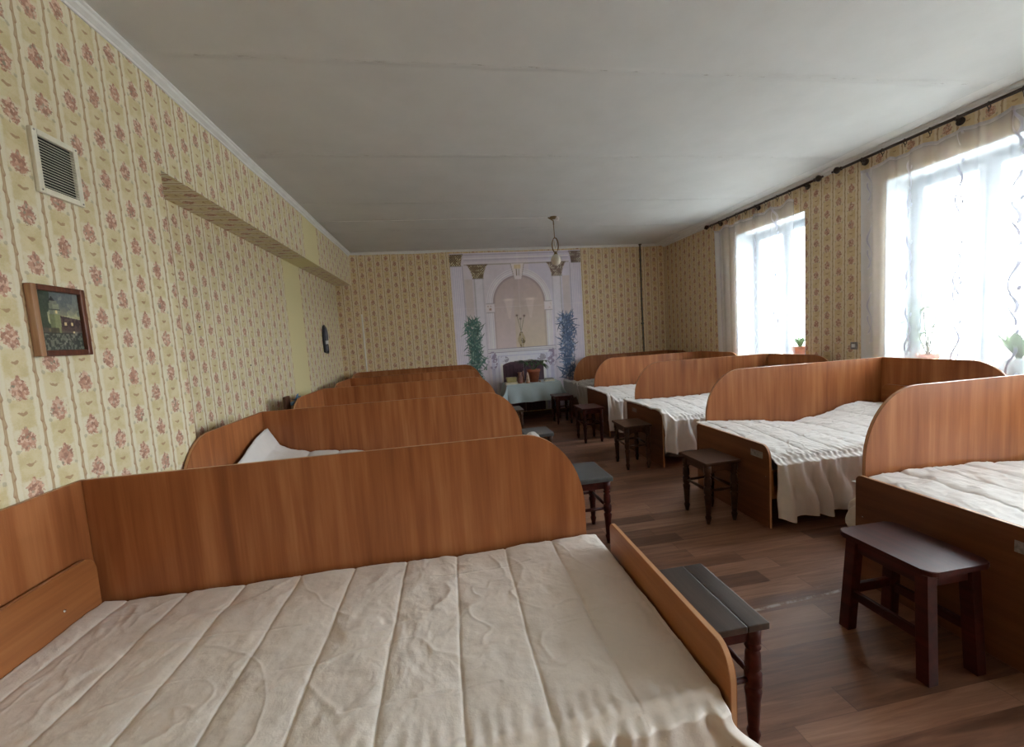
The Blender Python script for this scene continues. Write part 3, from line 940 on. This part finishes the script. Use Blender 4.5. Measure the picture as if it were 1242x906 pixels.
# ================================================================== BEDS
def make_bed(side, loc, label, group, hb_top, foot_u, fb_top, fb_y0, fb_y1, part_u, rx, rz, ptop, head_len, tag_at=None):
    """side=+1: head on the left wall, foot towards +x; side=-1 mirrored.  local y=0 is the partition, the bed lies at -y"""
    e = thing('bed', label, 'bed', loc, group)
    S = side
    def X(u): return S * u
    # tall side partition
    ol = [(X(.022), .012), (X(part_u), .012)] + [(X(a), b) for a, b in corner(part_u - rx, ptop - rz, rx, rz, 0, 90, 14)] + [(X(.022), ptop)]
    plate('side_partition', ol, 'xz', .0, .018, [M_PANEL, M_EDGE], e)
    # tall head panel
    ol = [(.018, .012), (-head_len, .012)] + [(a, b) for a, b in corner(-head_len + .30, ptop - .34, -.30, .34, 0, 90, 12)] + [(.018, ptop)]
    plate('head_panel', ol, 'yz', X(.004), X(.022), [M_PANEL, M_EDGE], e)
    # low headboard
    hn = fb_y0 + .03
    hb = [(-.03, .05), (hn, .05)] + corner(hn + .05, hb_top - .05, -.05, .05, 0, 90, 6) + corner(-.08, hb_top - .05, .05, .05, 90, 0, 6)
    plate('headboard', hb, 'yz', X(.035), X(.052), [M_BOARD, M_EDGE], e)
    for yy in (-.18, hn + .18):
        lathe('screw', [(.006, 0), (.0055, S * .002), (.003, S * .003)], M_METAL, e, (X(.052), yy, hb_top - .13), 10, 'x')
    # low footboard
    fb = [(fb_y1, .008), (fb_y0, .008)] + corner(fb_y0 + .06, fb_top - .09, -.06, .09, 0, 90, 8) + corner(fb_y1 - .03, fb_top - .03, .03, .03, 90, 0, 4)
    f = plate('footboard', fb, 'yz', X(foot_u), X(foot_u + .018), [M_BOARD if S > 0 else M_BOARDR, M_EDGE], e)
    for yy in (fb_y0 + .03, (fb_y0 + fb_y1) / 2 + .1, fb_y1 - .04):
        lathe('screw', [(.005, 0), (.0045, S * .002), (.003, S * .003)], M_METAL, f, (X(foot_u + .018), yy, .36), 8, 'x')
    if tag_at is not None:
        box('label_plate', *sorted((X(foot_u + .018), X(foot_u + .020))), tag_at - .055, tag_at + .055, fb_top - .10, fb_top - .055, M_GREYTAG, f)
    for yy in (fb_y0 + .02, -.10):
        box('side_rail', *sorted((X(.052), X(foot_u))), yy, yy + .018, .20, .40, M_RAIL, e, .002)
    box('base_board', *sorted((X(.052), X(foot_u))), fb_y0 + .045, -.105, .25, .266, M_RAIL, e)
    box('mattress', *sorted((X(.06), X(foot_u - .01))), fb_y0 + .02, -.06, .27, .405, M_MATT, e, .02)
    return e

def make_spread(side, loc, label, mat, hfun, foot_u, y_front, foot_over=0.0, fb_top=.58, seed=0, hi=False, skirt=True, flare=-.012, pf=1.0, ga=.006, group='quilted bedspreads on the beds',
                zb=.09, back=-.022, wr=1.0, tuck=0.0):
    nu, nt, ns = (520, 250, 90) if hi else (300, 90, 50)
    # path along u:  0 .. foot_u flat, then over the footboard
    up_ = foot_u - .012
    segs = [up_ - .055]
    over = foot_over > 0
    tot = up_ - .055 + ((.05 + .05 + foot_over) if over else tuck)
    s = np.linspace(0, tot, nu)
    U = np.empty(nu); DZ = np.zeros(nu); ontop = np.ones(nu)
    for i, q_ in enumerate(s):
        if q_ <= up_ - .055: U[i] = .055 + q_
        elif not over: U[i] = .055 + q_
        else:
            r_ = q_ - (up_ - .055)
            if r_ < .05: U[i] = up_ + r_ * .5; DZ[i] = 0
            elif r_ < .10: U[i] = up_ + .025 + (r_ - .05) * .5; DZ[i] = 0
            else: U[i] = up_ + .05 + .004; DZ[i] = -(r_ - .10)
    v = np.linspace(back, y_front, nt)
    UU = U[:, None] * np.ones((1, nt)); VV = v[None, :] * np.ones((nu, 1))
    t = (VV - back) / (y_front - back)
    H = hfun(UU, t)
    if over:
        k = sstep(UU, up_ - .10, up_ + .01)
        H = H * (1 - k) + np.maximum(H, fb_top + .008) * k + DZ[:, None]
    # quilting: seams across the bed + puffs + wrinkles
    SP = .2155
    ph = (UU - .13 + .010 * vnoise(VV * 5, UU * 0, seed + 3)) / SP
    d = np.abs(ph - np.round(ph)) * SP
    puff = pf * .009 * (1 - np.exp(-d / .020)) - .0022 * np.exp(-(d / .0035) ** 2)
    sv = (VV - y_front) / .19 + .35 * vnoise(UU * 2.0 + 3, VV * 0, seed + 8)
    dv = np.abs(sv - np.round(sv)) * .19
    gate = (vnoise(np.floor(ph + .5) * 1.7 + 9, np.round(sv) * 1.3, seed + 4) > -.05)
    puff -= gate * .0018 * np.exp(-(dv / .004) ** 2)
    wrk = .012 * fbm(UU * 5 + 4 * fbm(UU * 2, VV * 2, seed + 1), VV * 7, seed) + .006 * fbm(UU * 14 + VV * 6, VV * 12 - UU * 4, seed + 11, 3)
    ridge = np.abs(fbm(UU * 4.2 + VV * 3.2 + 2 * vnoise(UU * 3, VV * 3, seed + 21), VV * 3.6 - UU * 1.5, seed + 31, 3))
    wrk += .0035 * np.exp(-(ridge / .04) ** 2) + .0022 * fbm(UU * 34 + 3 * vnoise(UU * 9, VV * 9, seed + 51), VV * 30, seed + 52, 3)
    edge = sstep(t, .86, 1.0)
    gath = edge * ga * np.sin(UU * 150 + 5 * vnoise(UU * 11, VV * 2, seed + 2))
    H = H + (puff + wrk * wr + gath) * (1 - .6 * np.exp(-(1 - t) / .02))
    dd = (1 - t) * abs(y_front - back)
    H = H - .010 * np.exp(-(dd / .007) ** 2) + .004 * np.exp(-((dd - .022) / .012) ** 2)
    TOP = np.stack([UU * side, VV, H], -1)
    if skirt:
        q2 = np.linspace(0, 1, ns)[None, :] * np.ones((nu, 1))
        us = U[:, None] * np.ones((1, ns))
        z0 = H[:, -1][:, None]
        if over: z0 = np.maximum(z0, zb + .05)
        zbot = zb + .035 * vnoise(us * 3, us * 0, seed + 40) + .012 * np.sin(us * 23)
        zbot = np.where(us > up_ - .5, zbot, zbot)
        fold = np.sin(us * 46 + 3.2 * vnoise(us * 6, q2 * 1.2, seed + 6) * 2 + .5 * q2) 
        fold = np.sign(fold) * np.abs(fold) ** .75
        fold2 = np.sin(us * 101 + 4 * vnoise(us * 9, q2 * 2, seed + 7))
        amp = .007 * sstep(q2, 0, .04) + .024 * sstep(q2, .0, .7)
        yy = y_front - .020 * sstep(q2, 0, .035) - .012 * q2 + amp * fold + .004 * fold2 * (1 - q2) + .02 * fbm(us * 3, q2 * 2, seed + 9) * q2 - .012
        seam = -.007 * np.exp(-(q2 / .02) ** 2)
        z = z0 + (zbot - z0) * q2
        # foot end of the skirt flares outwards
        ux = us + flare * sstep(us, up_ - .22, up_) * sstep(q2, .05, .5)
        SK = np.stack([ux * side, yy - seam, z], -1)
        A = np.concatenate([TOP, SK[:, 1:]], 1)
    else: A = TOP
    nv = A.shape[1]
    f = grid_faces(nu, nv)
    if side < 0: f = [q_[::-1] for q_ in f]
    o = mesh_obj('bedspread', A.reshape(-1, 3), [q_[::-1] for q_ in f], mat, None, True)
    md = o.modifiers.new('thickness', 'SOLIDIFY'); md.thickness = .004; md.offset = -1
    o.location = loc
    return tag(o, label, 'bedspread', group)

GL, GR = 'beds along the left wall', 'beds along the window wall'
# (y of partition, label)
LEFT = [(1.80, 'nearest bed on the left, cherry laminate with tall rounded partition'),
        (3.40, 'second bed from the front on the left, its head panel rounding down to the wall'),
        (5.00, 'third bed from the front on the left, blue ribbon and brown board behind its head'),
        (6.38, 'fourth bed from the front on the left, low between two partitions'),
        (7.06, 'farthest bed on the left, against the far wall')]
RIGHT = [(1.865, 'nearest bed on the right, cut by the frame, oxblood stool at its foot'),
         (3.25, 'second bed from the front on the right, pillow bulge under its white cover'),
         (4.625, 'third bed from the front on the right, cover lapping over the footboard'),
         (6.0, 'fourth bed from the front on the right, sunlit partition beside the far window'),
         (7.02, 'farthest bed on the right, grey printed cover hanging at its foot')]
def hL1(u, t): return .463 - .010 * np.exp(-((u - 1.5) / .25) ** 2) + .015 * np.exp(-(u / .12) ** 2) + 0 * t
HR2u = [.05, .3, .49, .67, 1.0, 1.36, 1.84, 2.1]; HR2z = [.57, .60, .575, .52, .478, .525, .565, .56]
def hR2(u, t):
    b = np.interp(u, HR2u, HR2z); f_ = np.interp(u, [.05, .35, .6, 2.1], [.50, .53, .475, .475])
    return b * (1 - t) + f_ * t + .02 * np.sin(np.pi * t)
def hR1(u, t):
    b = np.interp(u, [.05, .4, .8, 1.1, 1.6, 2.1], [.55, .56, .49, .52, .53, .51]); f_ = np.interp(u, [.05, .4, .7, 2.1], [.5, .5, .465, .465])
    return b * (1 - t) + f_ * t + .02 * np.sin(np.pi * t)
def hR3(u, t):
    b = np.interp(u, [.05, .4, .7, 1.0, 1.6, 2.1], [.62, .63, .56, .555, .56, .575]); f_ = np.interp(u, [.05, .4, .7, 2.1], [.54, .54, .50, .50])
    return b * (1 - t) + f_ * t + .02 * np.sin(np.pi * t)
def hL2(u, t):
    pk = .21 * np.exp(-(u / .10) ** 2) * np.exp(-((t - .08) / .55) ** 2) + .13 * np.exp(-(u / .30) ** 2) * (1 - .3 * t)
    return .53 + pk + .07 * np.exp(-((u - .5) / .35) ** 2) * (1 - t) - .03 * t
def hGen(u, t): return .50 + .06 * np.exp(-(u / .35) ** 2) - .02 * t

for k, (yp, lb) in enumerate(LEFT):
    wd = .93 if k < 3 else .70
    hl = 1.02 if k < 3 else (.96 if k == 3 else .62)
    pt = .96 if k < 4 else 1.0
    f1 = -.165
    make_bed(1, (XL + .004, yp, 0), lb, GL, .675, 2.085, .585, -(wd if k < 4 else .66), f1, 2.035, .285, .37, pt, hl)
make_spread(1, (XL + .004, 1.80, 0), 'cream satin quilted bedspread filling the foreground on the nearest left bed', M_SATIN, hL1, 2.085, -.915, 0, seed=2, hi=True, tuck=.0, zb=.10, wr=.55, pf=.55, ga=.0018, flare=.12)
make_spread(1, (XL + .004, 3.40, 0), 'white bedspread peaking over a pillow on the second left bed', M_SPREADW, hL2, 2.10, -.90, .30, seed=15)
make_spread(1, (XL + .004, 5.00, 0), 'white bedspread on the third left bed, hidden behind its partition', M_SPREADW, hGen, 2.085, -.90, 0, seed=25)
make_spread(1, (XL + .004, 6.38, 0), 'white bedspread on the fourth left bed', M_SPREADW, lambda u, t: hGen(u, t), 2.085, -.70, 0, seed=26)

XBR = 4.04
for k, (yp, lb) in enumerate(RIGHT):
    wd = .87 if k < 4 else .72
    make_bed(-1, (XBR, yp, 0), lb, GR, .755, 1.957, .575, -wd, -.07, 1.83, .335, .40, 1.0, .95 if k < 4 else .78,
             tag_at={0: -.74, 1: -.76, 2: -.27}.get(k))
make_spread(-1, (XBR, 1.865, 0), 'smooth white bedspread on the nearest right bed at the picture edge', M_SPREADW, hR1, 1.957, -.885, 0, seed=41)
make_spread(-1, (XBR, 3.25, 0), 'white ruffled bedspread sagging in the middle of the second right bed', M_SPREADW, hR2, 1.957, -.885, 0, seed=52, hi=True)
make_spread(-1, (XBR, 4.625, 0), 'white ruffled bedspread lapping over the footboard of the third right bed', M_SPREADW, hR3, 1.957, -.885, .018, seed=63, zb=.16)
make_spread(-1, (XBR, 6.0, 0), 'bright white bedspread with long hanging folds on the fourth right bed', M_SPREADW, hR3, 1.957, -.885, .012, seed=74, zb=.10)
make_spread(-1, (XBR, 7.02, 0), 'grey printed bedspread crumpled over the foot of the farthest right bed', M_SPREADG, lambda u, t: .565 + 0 * u, 1.99, -.74, .22, seed=85, zb=.17, wr=2.6, ga=.012)

# ================================================================== STOOLS
def turned_leg(h, s=1.0):
    return [(.011 * s, 0), (.013 * s, .02), (.018 * s, .05), (.013 * s, .065), (.015 * s, .08), (.019 * s, .17), (.022 * s, .20), (.015 * s, .212), (.022 * s, .222), (.022 * s, .262), (.015 * s, .272),
            (.021 * s, .285), (.019 * s, .33), (.014 * s, h - .085), (.021 * s, h - .075), (.014 * s, h - .065), (.021 * s, h - .055), (.021 * s, h)]
def turned_stool(loc, wx, wy, label, top, body, planks=1, padded=False, h=.45, rz=0, splay=0.0, bracket=False):
    e = thing('stool', label, 'stool', loc, 'wooden stools at the bed ends', rz)
    hx, hy = wx / 2, wy / 2
    th = .022
    if planks == 2:
        for (x0, x1) in ((-hx, hx * .42), (hx * .42 + .002, hx)):
            box('seat_plank', x0, x1, -hy, hy, h - th, h, top, e, .0035)
    else:
        bm = bmesh.new(); bm_box(bm, -hx, hx, -hy, hy, h - th, h + (.008 if padded else 0), .008 if padded else .004); bm_obj('seat', bm, top, e)
    ix, iy = hx - .035, hy - .035
    for sx in (-1, 1):
        for sy in (-1, 1):
            bm = bmesh.new(); bm_lathe(bm, turned_leg(h - th, 1.22), (0, 0, 0), 12)
            for v in bm.verts:
                k = 1 - v.co.z / h
                v.co.x += sx * (ix + splay * k); v.co.y += sy * (iy + splay * k)
            bm_obj('leg', bm, body, e, True)
    for sy in (-1, 1): box('apron', -ix, ix, sy * iy - .008, sy * iy + .008, h - .075, h - th, body, e, .002)
    for sx in (-1, 1): box('apron', sx * ix - .008, sx * ix + .008, -iy, iy, h - .075, h - th, body, e, .002)
    for sy in (-1, 1): tube('stretcher', [(-ix, sy * iy, .24), (0, sy * iy, .24), (ix, sy * iy, .24)], [.008, .012, .008], body, e)
    for sx in (-1, 1): tube('stretcher', [(sx * ix, -iy, .245), (sx * ix, 0, .245), (sx * ix, iy, .245)], [.008, .012, .008], body, e)
    if bracket:
        for sx in (-1, 1):
            for sy in (-1, 1):
                pl = [(sx * (ix - .01), h - .075), (sx * (ix - .07), h - .075), (sx * (ix - .03), h - .09), (sx * (ix - .012), h - .125)]
                plate('bracket', pl, 'xz', sy * iy - .006, sy * iy + .006, [body], e, 0)
                pl = [(sy * (iy - .01), h - .075), (sy * (iy - .07), h - .075), (sy * (iy - .03), h - .09), (sy * (iy - .012), h - .125)]
                plate('bracket', pl, 'yz', sx * ix - .006, sx * ix + .006, [body], e, 0)
    return e
turned_stool((.812, 1.275, 0), .27, .36, 'dark stool of two worn planks with turned legs beside the nearest left bed', M_STOOLT, M_STOOLD, planks=2)
turned_stool((.868, 2.665, 0), .29, .36, 'stool with a grey seat and turned legs behind the nearest left partition', M_STOOLG, M_STOOLD, padded=True)
turned_stool((.835, 3.99, 0), .28, .33, 'stool with a grey seat just past the second left partition', M_STOOLG, M_STOOLB, padded=True)
turned_stool((.822, 5.46, 0), .28, .34, 'small brown stool peeping out behind the third left partition', M_STOOLT, M_STOOLB)
turned_stool((1.845, 2.70, 0), .28, .32, 'brown stool with curved brackets at the foot of the second right bed', M_STOOLB, M_STOOLB, bracket=True, rz=.03)
turned_stool((1.845, 3.98, 0), .29, .36, 'brown stool with turned legs at the foot of the third right bed', M_STOOLB, M_STOOLB, bracket=True, rz=-.05)
turned_stool((1.79, 5.12, 0), .29, .36, 'slim dark stool at the foot of the fourth right bed', M_STOOLD, M_STOOLD)
turned_stool((1.77, 6.33, 0), .29, .32, 'reddish brown stool in front of the blue tablecloth', M_STOOLD, M_STOOLD)

# the plain square-legged stool
e = thing('stool', 'sturdy oxblood stool with square legs and rounded corners at the nearest right bed', 'stool', (1.815, 1.355, 0), 'wooden stools at the bed ends')
hx, hy = .145, .185
ol = corner(hx - .035, hy - .035, .035, .035, 0, 90, 5) + corner(-hx + .035, hy - .035, .035, .035, 90, 180, 5) + corner(-hx + .035, -hy + .035, .035, .035, 180, 270, 5) + corner(hx - .035, -hy + .035, .035, .035, 270, 360, 5)
plate('seat', ol, 'xy', .43, .452, [M_STOOLD], e, .004)
for sx in (-1, 1):
    for sy in (-1, 1):
        bm = bmesh.new(); vs = bm_box(bm, -.022, .022, -.022, .022, 0, .43, .002)
        for v in bm.verts:
            k = 1 - v.co.z / .43
            v.co.x += sx * (.100 + .012 * k); v.co.y += sy * (.135 + .022 * k)
        bm_obj('leg', bm, M_STOOLD, e)
for sx in (-1, 1):
    box('apron', sx * .102 - .009, sx * .102 + .009, -.12, .12, .37, .43, M_STOOLD, e, .002)
    box('stretcher', sx * .108 - .009, sx * .108 + .009, -.13, .13, .15, .19, M_STOOLD, e, .003)
for sy in (-1, 1):
    box('apron', -.085, .085, sy * .138 - .009, sy * .138 + .009, .37, .43, M_STOOLD, e, .002)
box('stretcher', -.095, .095, .135, .155, .17, .21, M_STOOLD, e, .003)

# ================================================================== TABLE BY THE MURAL
TX0, TX1, TY0, TY1, TH = .95, 1.86, 6.66, 7.13, .625
e = thing('low_table', 'low table under the blue cloth in front of the mural', 'table', ((TX0 + TX1) / 2, (TY0 + TY1) / 2, 0))
hx, hy = (TX1 - TX0) / 2, (TY1 - TY0) / 2
box('tabletop', -hx, hx, -hy, hy, TH - .025, TH, M_STOOLB, e, .003)
for sx in (-1, 1):
    for sy in (-1, 1): box('leg', sx * (hx - .04) - .02, sx * (hx - .04) + .02, sy * (hy - .04) - .02, sy * (hy - .04) + .02, 0, TH - .025, M_STOOLB, e, .003)
for sy in (-1, 1): box('apron', -hx + .06, hx - .06, sy * (hy - .04) - .01, sy * (hy - .04) + .01, TH - .10, TH - .025, M_STOOLB, e)
# cloth
nx, ny = 150, 90
dr = .30
xs_ = np.linspace(-hx - dr, hx + dr, nx)[:, None] * np.ones((1, ny)); ys_ = np.linspace(-hy - dr, hy + .02, ny)[None, :] * np.ones((nx, 1))
ox = np.maximum(np.abs(xs_) - hx, 0); oy = np.maximum(-ys_ - hy, 0)
over = np.sqrt(ox ** 2 + oy ** 2)
ang = np.arctan2(oy, ox + 1e-9)
k_ = sstep(over, 0, .25)
fold = .018 * np.sin(xs_ * 21) * k_ * (oy > 0) + .02 * np.sin(ys_ * 24) * k_ * (ox > 0)
cx_ = np.sign(xs_) * (np.minimum(np.abs(xs_), hx) + .006 * (ox > 0) + .05 * k_ * (ox > 0) * np.cos(ang) + np.where((ox > 0) & (oy > 0), .05 * np.sin(2 * ang) * k_, 0)) + fold * (ox > 0)
cy_ = np.maximum(ys_, -hy) - .006 * (oy > 0) - .03 * k_ * (oy > 0) * np.sin(ang) - np.where((ox > 0) & (oy > 0), .06 * np.sin(2 * ang) * k_, 0) + fold * (oy > 0)
cz_ = TH + .004 - over + .002 * fbm(xs_ * 6, ys_ * 6, 3)
o = mesh_obj('tablecloth', np.stack([cx_, cy_, cz_], -1).reshape(-1, 3), grid_faces(nx, ny), M_TCLOTH, None, True)
md = o.modifiers.new('thickness', 'SOLIDIFY'); md.thickness = .003; md.offset = 1
o.location = ((TX0 + TX1) / 2, (TY0 + TY1) / 2, 0)
tag(o, 'pale blue tablecloth draped over the low table by the mural', 'tablecloth')
TT = TH + .008

# ------------------------------------------------------------------ plants
def leaf_bm(bm, base, d, L_, W_, droop=.4, curl=0.0, nseg=5):
    """one leaf blade with a folded midrib"""
    d = Vector(d).normalized(); base = Vector(base)
    side_ = d.cross(Vector((0, 0, 1)))
    side_ = side_.normalized() if side_.length > .01 else Vector((1, 0, 0))
    prev = None
    for i in range(nseg + 1):
        t = i / nseg
        c = base + d * (L_ * t) + Vector((0, 0, -droop * L_ * t * t))
        wd = W_ * math.sin(math.pi * min(1, .08 + t * .92)) ** .8 * .5
        nrm = Vector((0, 0, .25 * wd))
        row = [bm.verts.new(c - side_ * wd + nrm), bm.verts.new(c), bm.verts.new(c + side_ * wd + nrm)]
        if prev:
            bm.faces.new((prev[0], prev[1], row[1], row[0])); bm.faces.new((prev[1], prev[2], row[2], row[1]))
        prev = row
def pot(e, r0, r1, h, mat=None):
    mat = mat or M_TERRA
    lathe('pot', [(r0, 0), (r0 + (r1 - r0) * .75, h * .78), (r1, h * .80), (r1 + .004, h), (r1 - .008, h), (r1 - .012, h * .86), (.001, h * .86)], mat, e, (0, 0, 0), 22)
    lathe('soil', [(r1 - .014, h * .86), (r1 - .014, h * .90), (.001, h * .91)], M_SOIL, e, (0, 0, 0), 18)
def leaf(e, base, d, L_, W_, mat, droop=.4):
    bm = bmesh.new(); leaf_bm(bm, base, d, L_, W_, droop)
    o = bm_obj('leaf', bm, mat, e, True)
    md = o.modifiers.new('t', 'SOLIDIFY'); md.thickness = .0012
    return o
e = thing('potted_plant', 'leafy green plant in a terracotta pot on the blue tablecloth', 'plant', (1.455, 6.87, TT))
pot(e, .075, .113, .215)
rp = random.Random(5)
for k in range(6):
    a = rp.uniform(0, 6.28); rr = rp.uniform(.02, .12)
    tip = (math.cos(a) * rr - .02 + (k - 2.5) * .035, math.sin(a) * rr * .6, .20 + rp.uniform(.10, .17))
    tube('stem', [(0, 0, .18), (tip[0] * .4, tip[1] * .4, .27), tip], [.006, .005, .003], M_STEM, e, 6)
    for q_ in range(6):
        a2 = a + q_ * 1.1
        leaf(e, tip, (math.cos(a2), math.sin(a2) * .8, rp.uniform(-.1, .5)), rp.uniform(.09, .15), rp.uniform(.035, .06), M_LEAF, rp.uniform(.2, .8))
for k in range(5):
    leaf(e, (-.10 - .03 * k, -.02, .32 + .012 * k), (-1, -.3 + .2 * k, .2), .13, .04, M_LEAF, .3)
    leaf(e, (.12, -.02, .30), (1, -.5 + .25 * k, .2 - .1 * k), .15, .045, M_LEAF, .6)

def book(loc, wx, wy, h, cover, label, rz=0):
    e = thing('book', label, 'book', loc, None, rz)
    box('cover', -wx / 2, wx / 2, -wy / 2, wy / 2, 0, .004, cover, e); box('cover', -wx / 2, wx / 2, -wy / 2, wy / 2, h - .004, h, cover, e)
    box('pages', -wx / 2 + .004, wx / 2 - .003, -wy / 2 + .003, wy / 2 - .003, .004, h - .004, M_BOOKC, e)
    return e
book((1.045, 6.80, TT), .20, .15, .026, M_BOOKC, 'cream book under the olive box on the blue tablecloth')
e = thing('card_box', 'olive green card box stacked on a cream book at the table end', 'box', (1.055, 6.82, TT + .026))
box('box_body', -.08, .08, -.055, .055, 0, .06, M_BOOKY, e, .002); box('lid', -.083, .083, -.058, .058, .055, .085, M_BOOKY, e, .002)
book((1.70, 6.80, TT), .17, .12, .03, M_PAPERW, 'white book beside the plant pot on the table')
book((1.70, 6.81, TT + .03), .15, .11, .016, M_BLACK, 'thin black book on top of the white book')
e = thing('vase', 'dusty rose vase left of the plant pot', 'vase', (1.20, 6.80, TT))
lathe('body', [(.035, 0), (.048, .04), (.045, .10), (.028, .15), (.040, .185), (.034, .186), (.022, .15), (.001, .05)], M_ROSEV, e)
lathe('foot_ring', [(.038, 0), (.038, .006)], M_TERRA, e)
e = thing('figurine', 'small striped shell figurine leaning by the plant pot', 'figurine', (1.325, 6.76, TT))
lathe('body', [(.03, 0), (.034, .03), (.026, .09), (.020, .13), (.012, .17), (.003, .185)], M_ROSEC, e)
lathe('base', [(.036, 0), (.036, .008)], M_TERRA, e)
e = thing('figurine', 'slender dark rose figurine between vase and shell figurine', 'figurine', (1.265, 6.83, TT))
lathe('body', [(.022, 0), (.026, .03), (.012, .07), (.018, .10), (.010, .16), (.012, .19), (.003, .205)], M_ROSEV, e)
lathe('base', [(.028, 0), (.028, .008)], M_ROSEC, e)
bm = bmesh.new(); bmesh.ops.create_icosphere(bm, subdivisions=3, radius=.02)
o = bm_obj('ball', bm, M_ROSEC, None, True); o.location = (1.52, 6.71, TT + .02); tag(o, 'tiny pale ball in front of the plant pot', 'ball')

# window sill plants
SZ = WZ0 + .013
e = thing('potted_plant', 'small plant in a terracotta pot on the far window sill', 'plant', (4.26, 4.40, SZ))
pot(e, .060, .085, .20)
for k in range(9):
    a = k * 2.4; leaf(e, (0, 0, .18), (math.cos(a) * .5, math.sin(a) * .5, 1), rp.uniform(.14, .24), .045, M_LEAF2, .25)
e = thing('potted_plant', 'tall leafy plant behind the near sheer curtain', 'plant', (4.30, 3.08, SZ))
pot(e, .06, .085, .14)
for k, (dy, hh) in enumerate(((-.08, .66), (.06, .72), (.14, .52), (-.14, .46), (.0, .6))):
    tube('stem', [(0, 0, .12), (0, dy * .4, hh * .5), (0, dy, hh)], [.006, .005, .003], M_STEM, e, 6)
    for q_ in range(4):
        z_ = hh * (.5 + .17 * q_)
        leaf(e, (0, dy * (.4 + .2 * q_), z_), (rp.uniform(-.3, .3), (-1) ** q_, .35), rp.uniform(.10, .16), .06, M_LEAF2, .5)
e = thing('potted_plant', 'broad-leaved green plant on the near sill at the picture edge', 'plant', (4.27, 2.46, SZ))
pot(e, .06, .085, .13, M_WHITE)
for k in range(8):
    a = k * .85; leaf(e, (0, 0, .12), (math.cos(a) * .45, math.sin(a) * .6, 1), rp.uniform(.22, .36), .075, M_LEAF2, .2)
o = box('sill_box', -.09, .09, -.10, .10, 0, .085, M_PAPERW, None, .006); o.location = (4.22, 2.70, SZ); tag(o, 'white cardboard box on the near window sill', 'box')

# ------------------------------------------------------------------ pendant lamp
e = thing('pendant_lamp', 'small pendant lamp with opal globe hanging near the mural', 'lamp', (1.53, 5.40, ZC))
bm = bmesh.new(); bm_lathe(bm, [(.006, -.03), (.03, -.028), (.05, -.006), (.05, 0)], (0, 0, 0), 16); bm_obj('ceiling_rose', bm, M_BRASS, e, True)
bm = bmesh.new(); bm_lathe(bm, [(.02, -.05), (.026, -.02), (.02, -.004)], (.05, -.01, 0), 12); bm_obj('junction_cap', bm, M_PAPERW, e, True)
tube('hook', [(-.07, 0, -.006), (-.03, 0, -.03), (0, 0, -.05), (0, 0, -.10)], .008, M_BRASS, e)
tube('rod', [(0, 0, -.09), (.003, 0, -.20), (.004, 0, -.27)], .0055, M_BRASS, e)
tube('oval_ring', [(.008 + .042 * math.cos(a), 0, -.365 + .095 * math.sin(a)) for a in np.linspace(0, 2 * math.pi, 25)], .008, M_BRASS, e, 6)
tube('glass_drop', [(.008, 0, -.29), (.008, 0, -.33), (.008, 0, -.37), (.008, 0, -.41)], [.004, .014, .012, .003], M_OPAL, e, 8)
lathe('globe_cap', [(.014, -.445), (.022, -.47), (.030, -.49)], M_BRASS, e, (.008, 0, 0))
lathe('globe', [(.028, -.485), (.050, -.505), (.066, -.54), (.068, -.575), (.052, -.61), (.022, -.628), (.004, -.63)], M_OPAL, e, (.008, 0, 0), 20)
o = tube('ceiling_cable', [(1.46, 5.40, ZC - .006), (.9, 5.405, ZC - .005), (.2, 5.40, ZC - .005), (-.6, 5.41, ZC - .005), (XL + .02, 5.40, ZC - .005)], .004, M_CORN)
tag(o, 'thin painted cable running across the ceiling to the pendant lamp', 'cable')

# ------------------------------------------------------------------ odds and ends
def sack(name, loc, sx, sy, sz, mat, label, cat, seed):
    bm = bmesh.new(); bmesh.ops.create_icosphere(bm, subdivisions=4, radius=1)
    co = np.array([v.co[:] for v in bm.verts])
    n = fbm(co[:, 0] * 2.2 + 5, co[:, 1] * 2.2 + co[:, 2] * 1.7 + 5, seed, 4)
    for v, k in zip(bm.verts, n):
        f_ = 1 + .28 * k
        p = v.co
        q_ = Vector((math.copysign(abs(p.x) ** .7, p.x) * sx, math.copysign(abs(p.y) ** .7, p.y) * sy, math.copysign(abs(p.z) ** .8, p.z) * sz)) * f_
        q_.z = max(q_.z, -sz * .92)
        v.co = q_ + Vector((0, 0, sz * .92))
    o = bm_obj(name, bm, mat, None, True); o.location = loc
    return tag(o, label, cat)
sack('cushion', (2.56, 2.13, .0), .085, .12, .125, M_BAG, 'pale satin cushion on the floor in front of the second right bed', 'cushion', 4)
sack('plastic_bag', (2.42, 4.15, .0), .18, .16, .105, M_BAGB, 'bluish plastic bag on the floor under the third right bed', 'bag', 9)
o = box('wooden_board', -.012, .012, -.06, .06, 0, .985, M_BROWNB, None, .003); o.location = (-1.53, 4.19, 0)
tag(o, 'narrow brown board standing behind the head of the third left bed', 'board')
e = thing('ribbon_bow', 'blue ribbon bow perched beside the brown board above the third left bed', 'ribbon', (-1.50, 4.36, 0))
tube('stick', [(0, 0, 0), (0, 0, .93)], .006, M_BROWNB, e)
for k in range(7):
    a = k * .9
    bm = bmesh.new(); leaf_bm(bm, (0, 0, .915), (.15 * math.cos(a), math.sin(a * 1.3), .35 + .4 * math.cos(a)), .11, .05, .3)
    ob = bm_obj('bow_loop', bm, M_BLUE, e, True); md = ob.modifiers.new('t', 'SOLIDIFY'); md.thickness = .002
# wall switch on the pier between the windows
e = thing('wall_switch', 'small pale wall switch on the pier between the windows', 'switch', (XR, 3.60, 1.06))
box('plate', -.012, -.001, -.035, .035, 0, .075, M_GREYTAG, e, .004); box('rocker', -.018, -.010, -.018, .018, .02, .055, M_WHITE, e, .003)
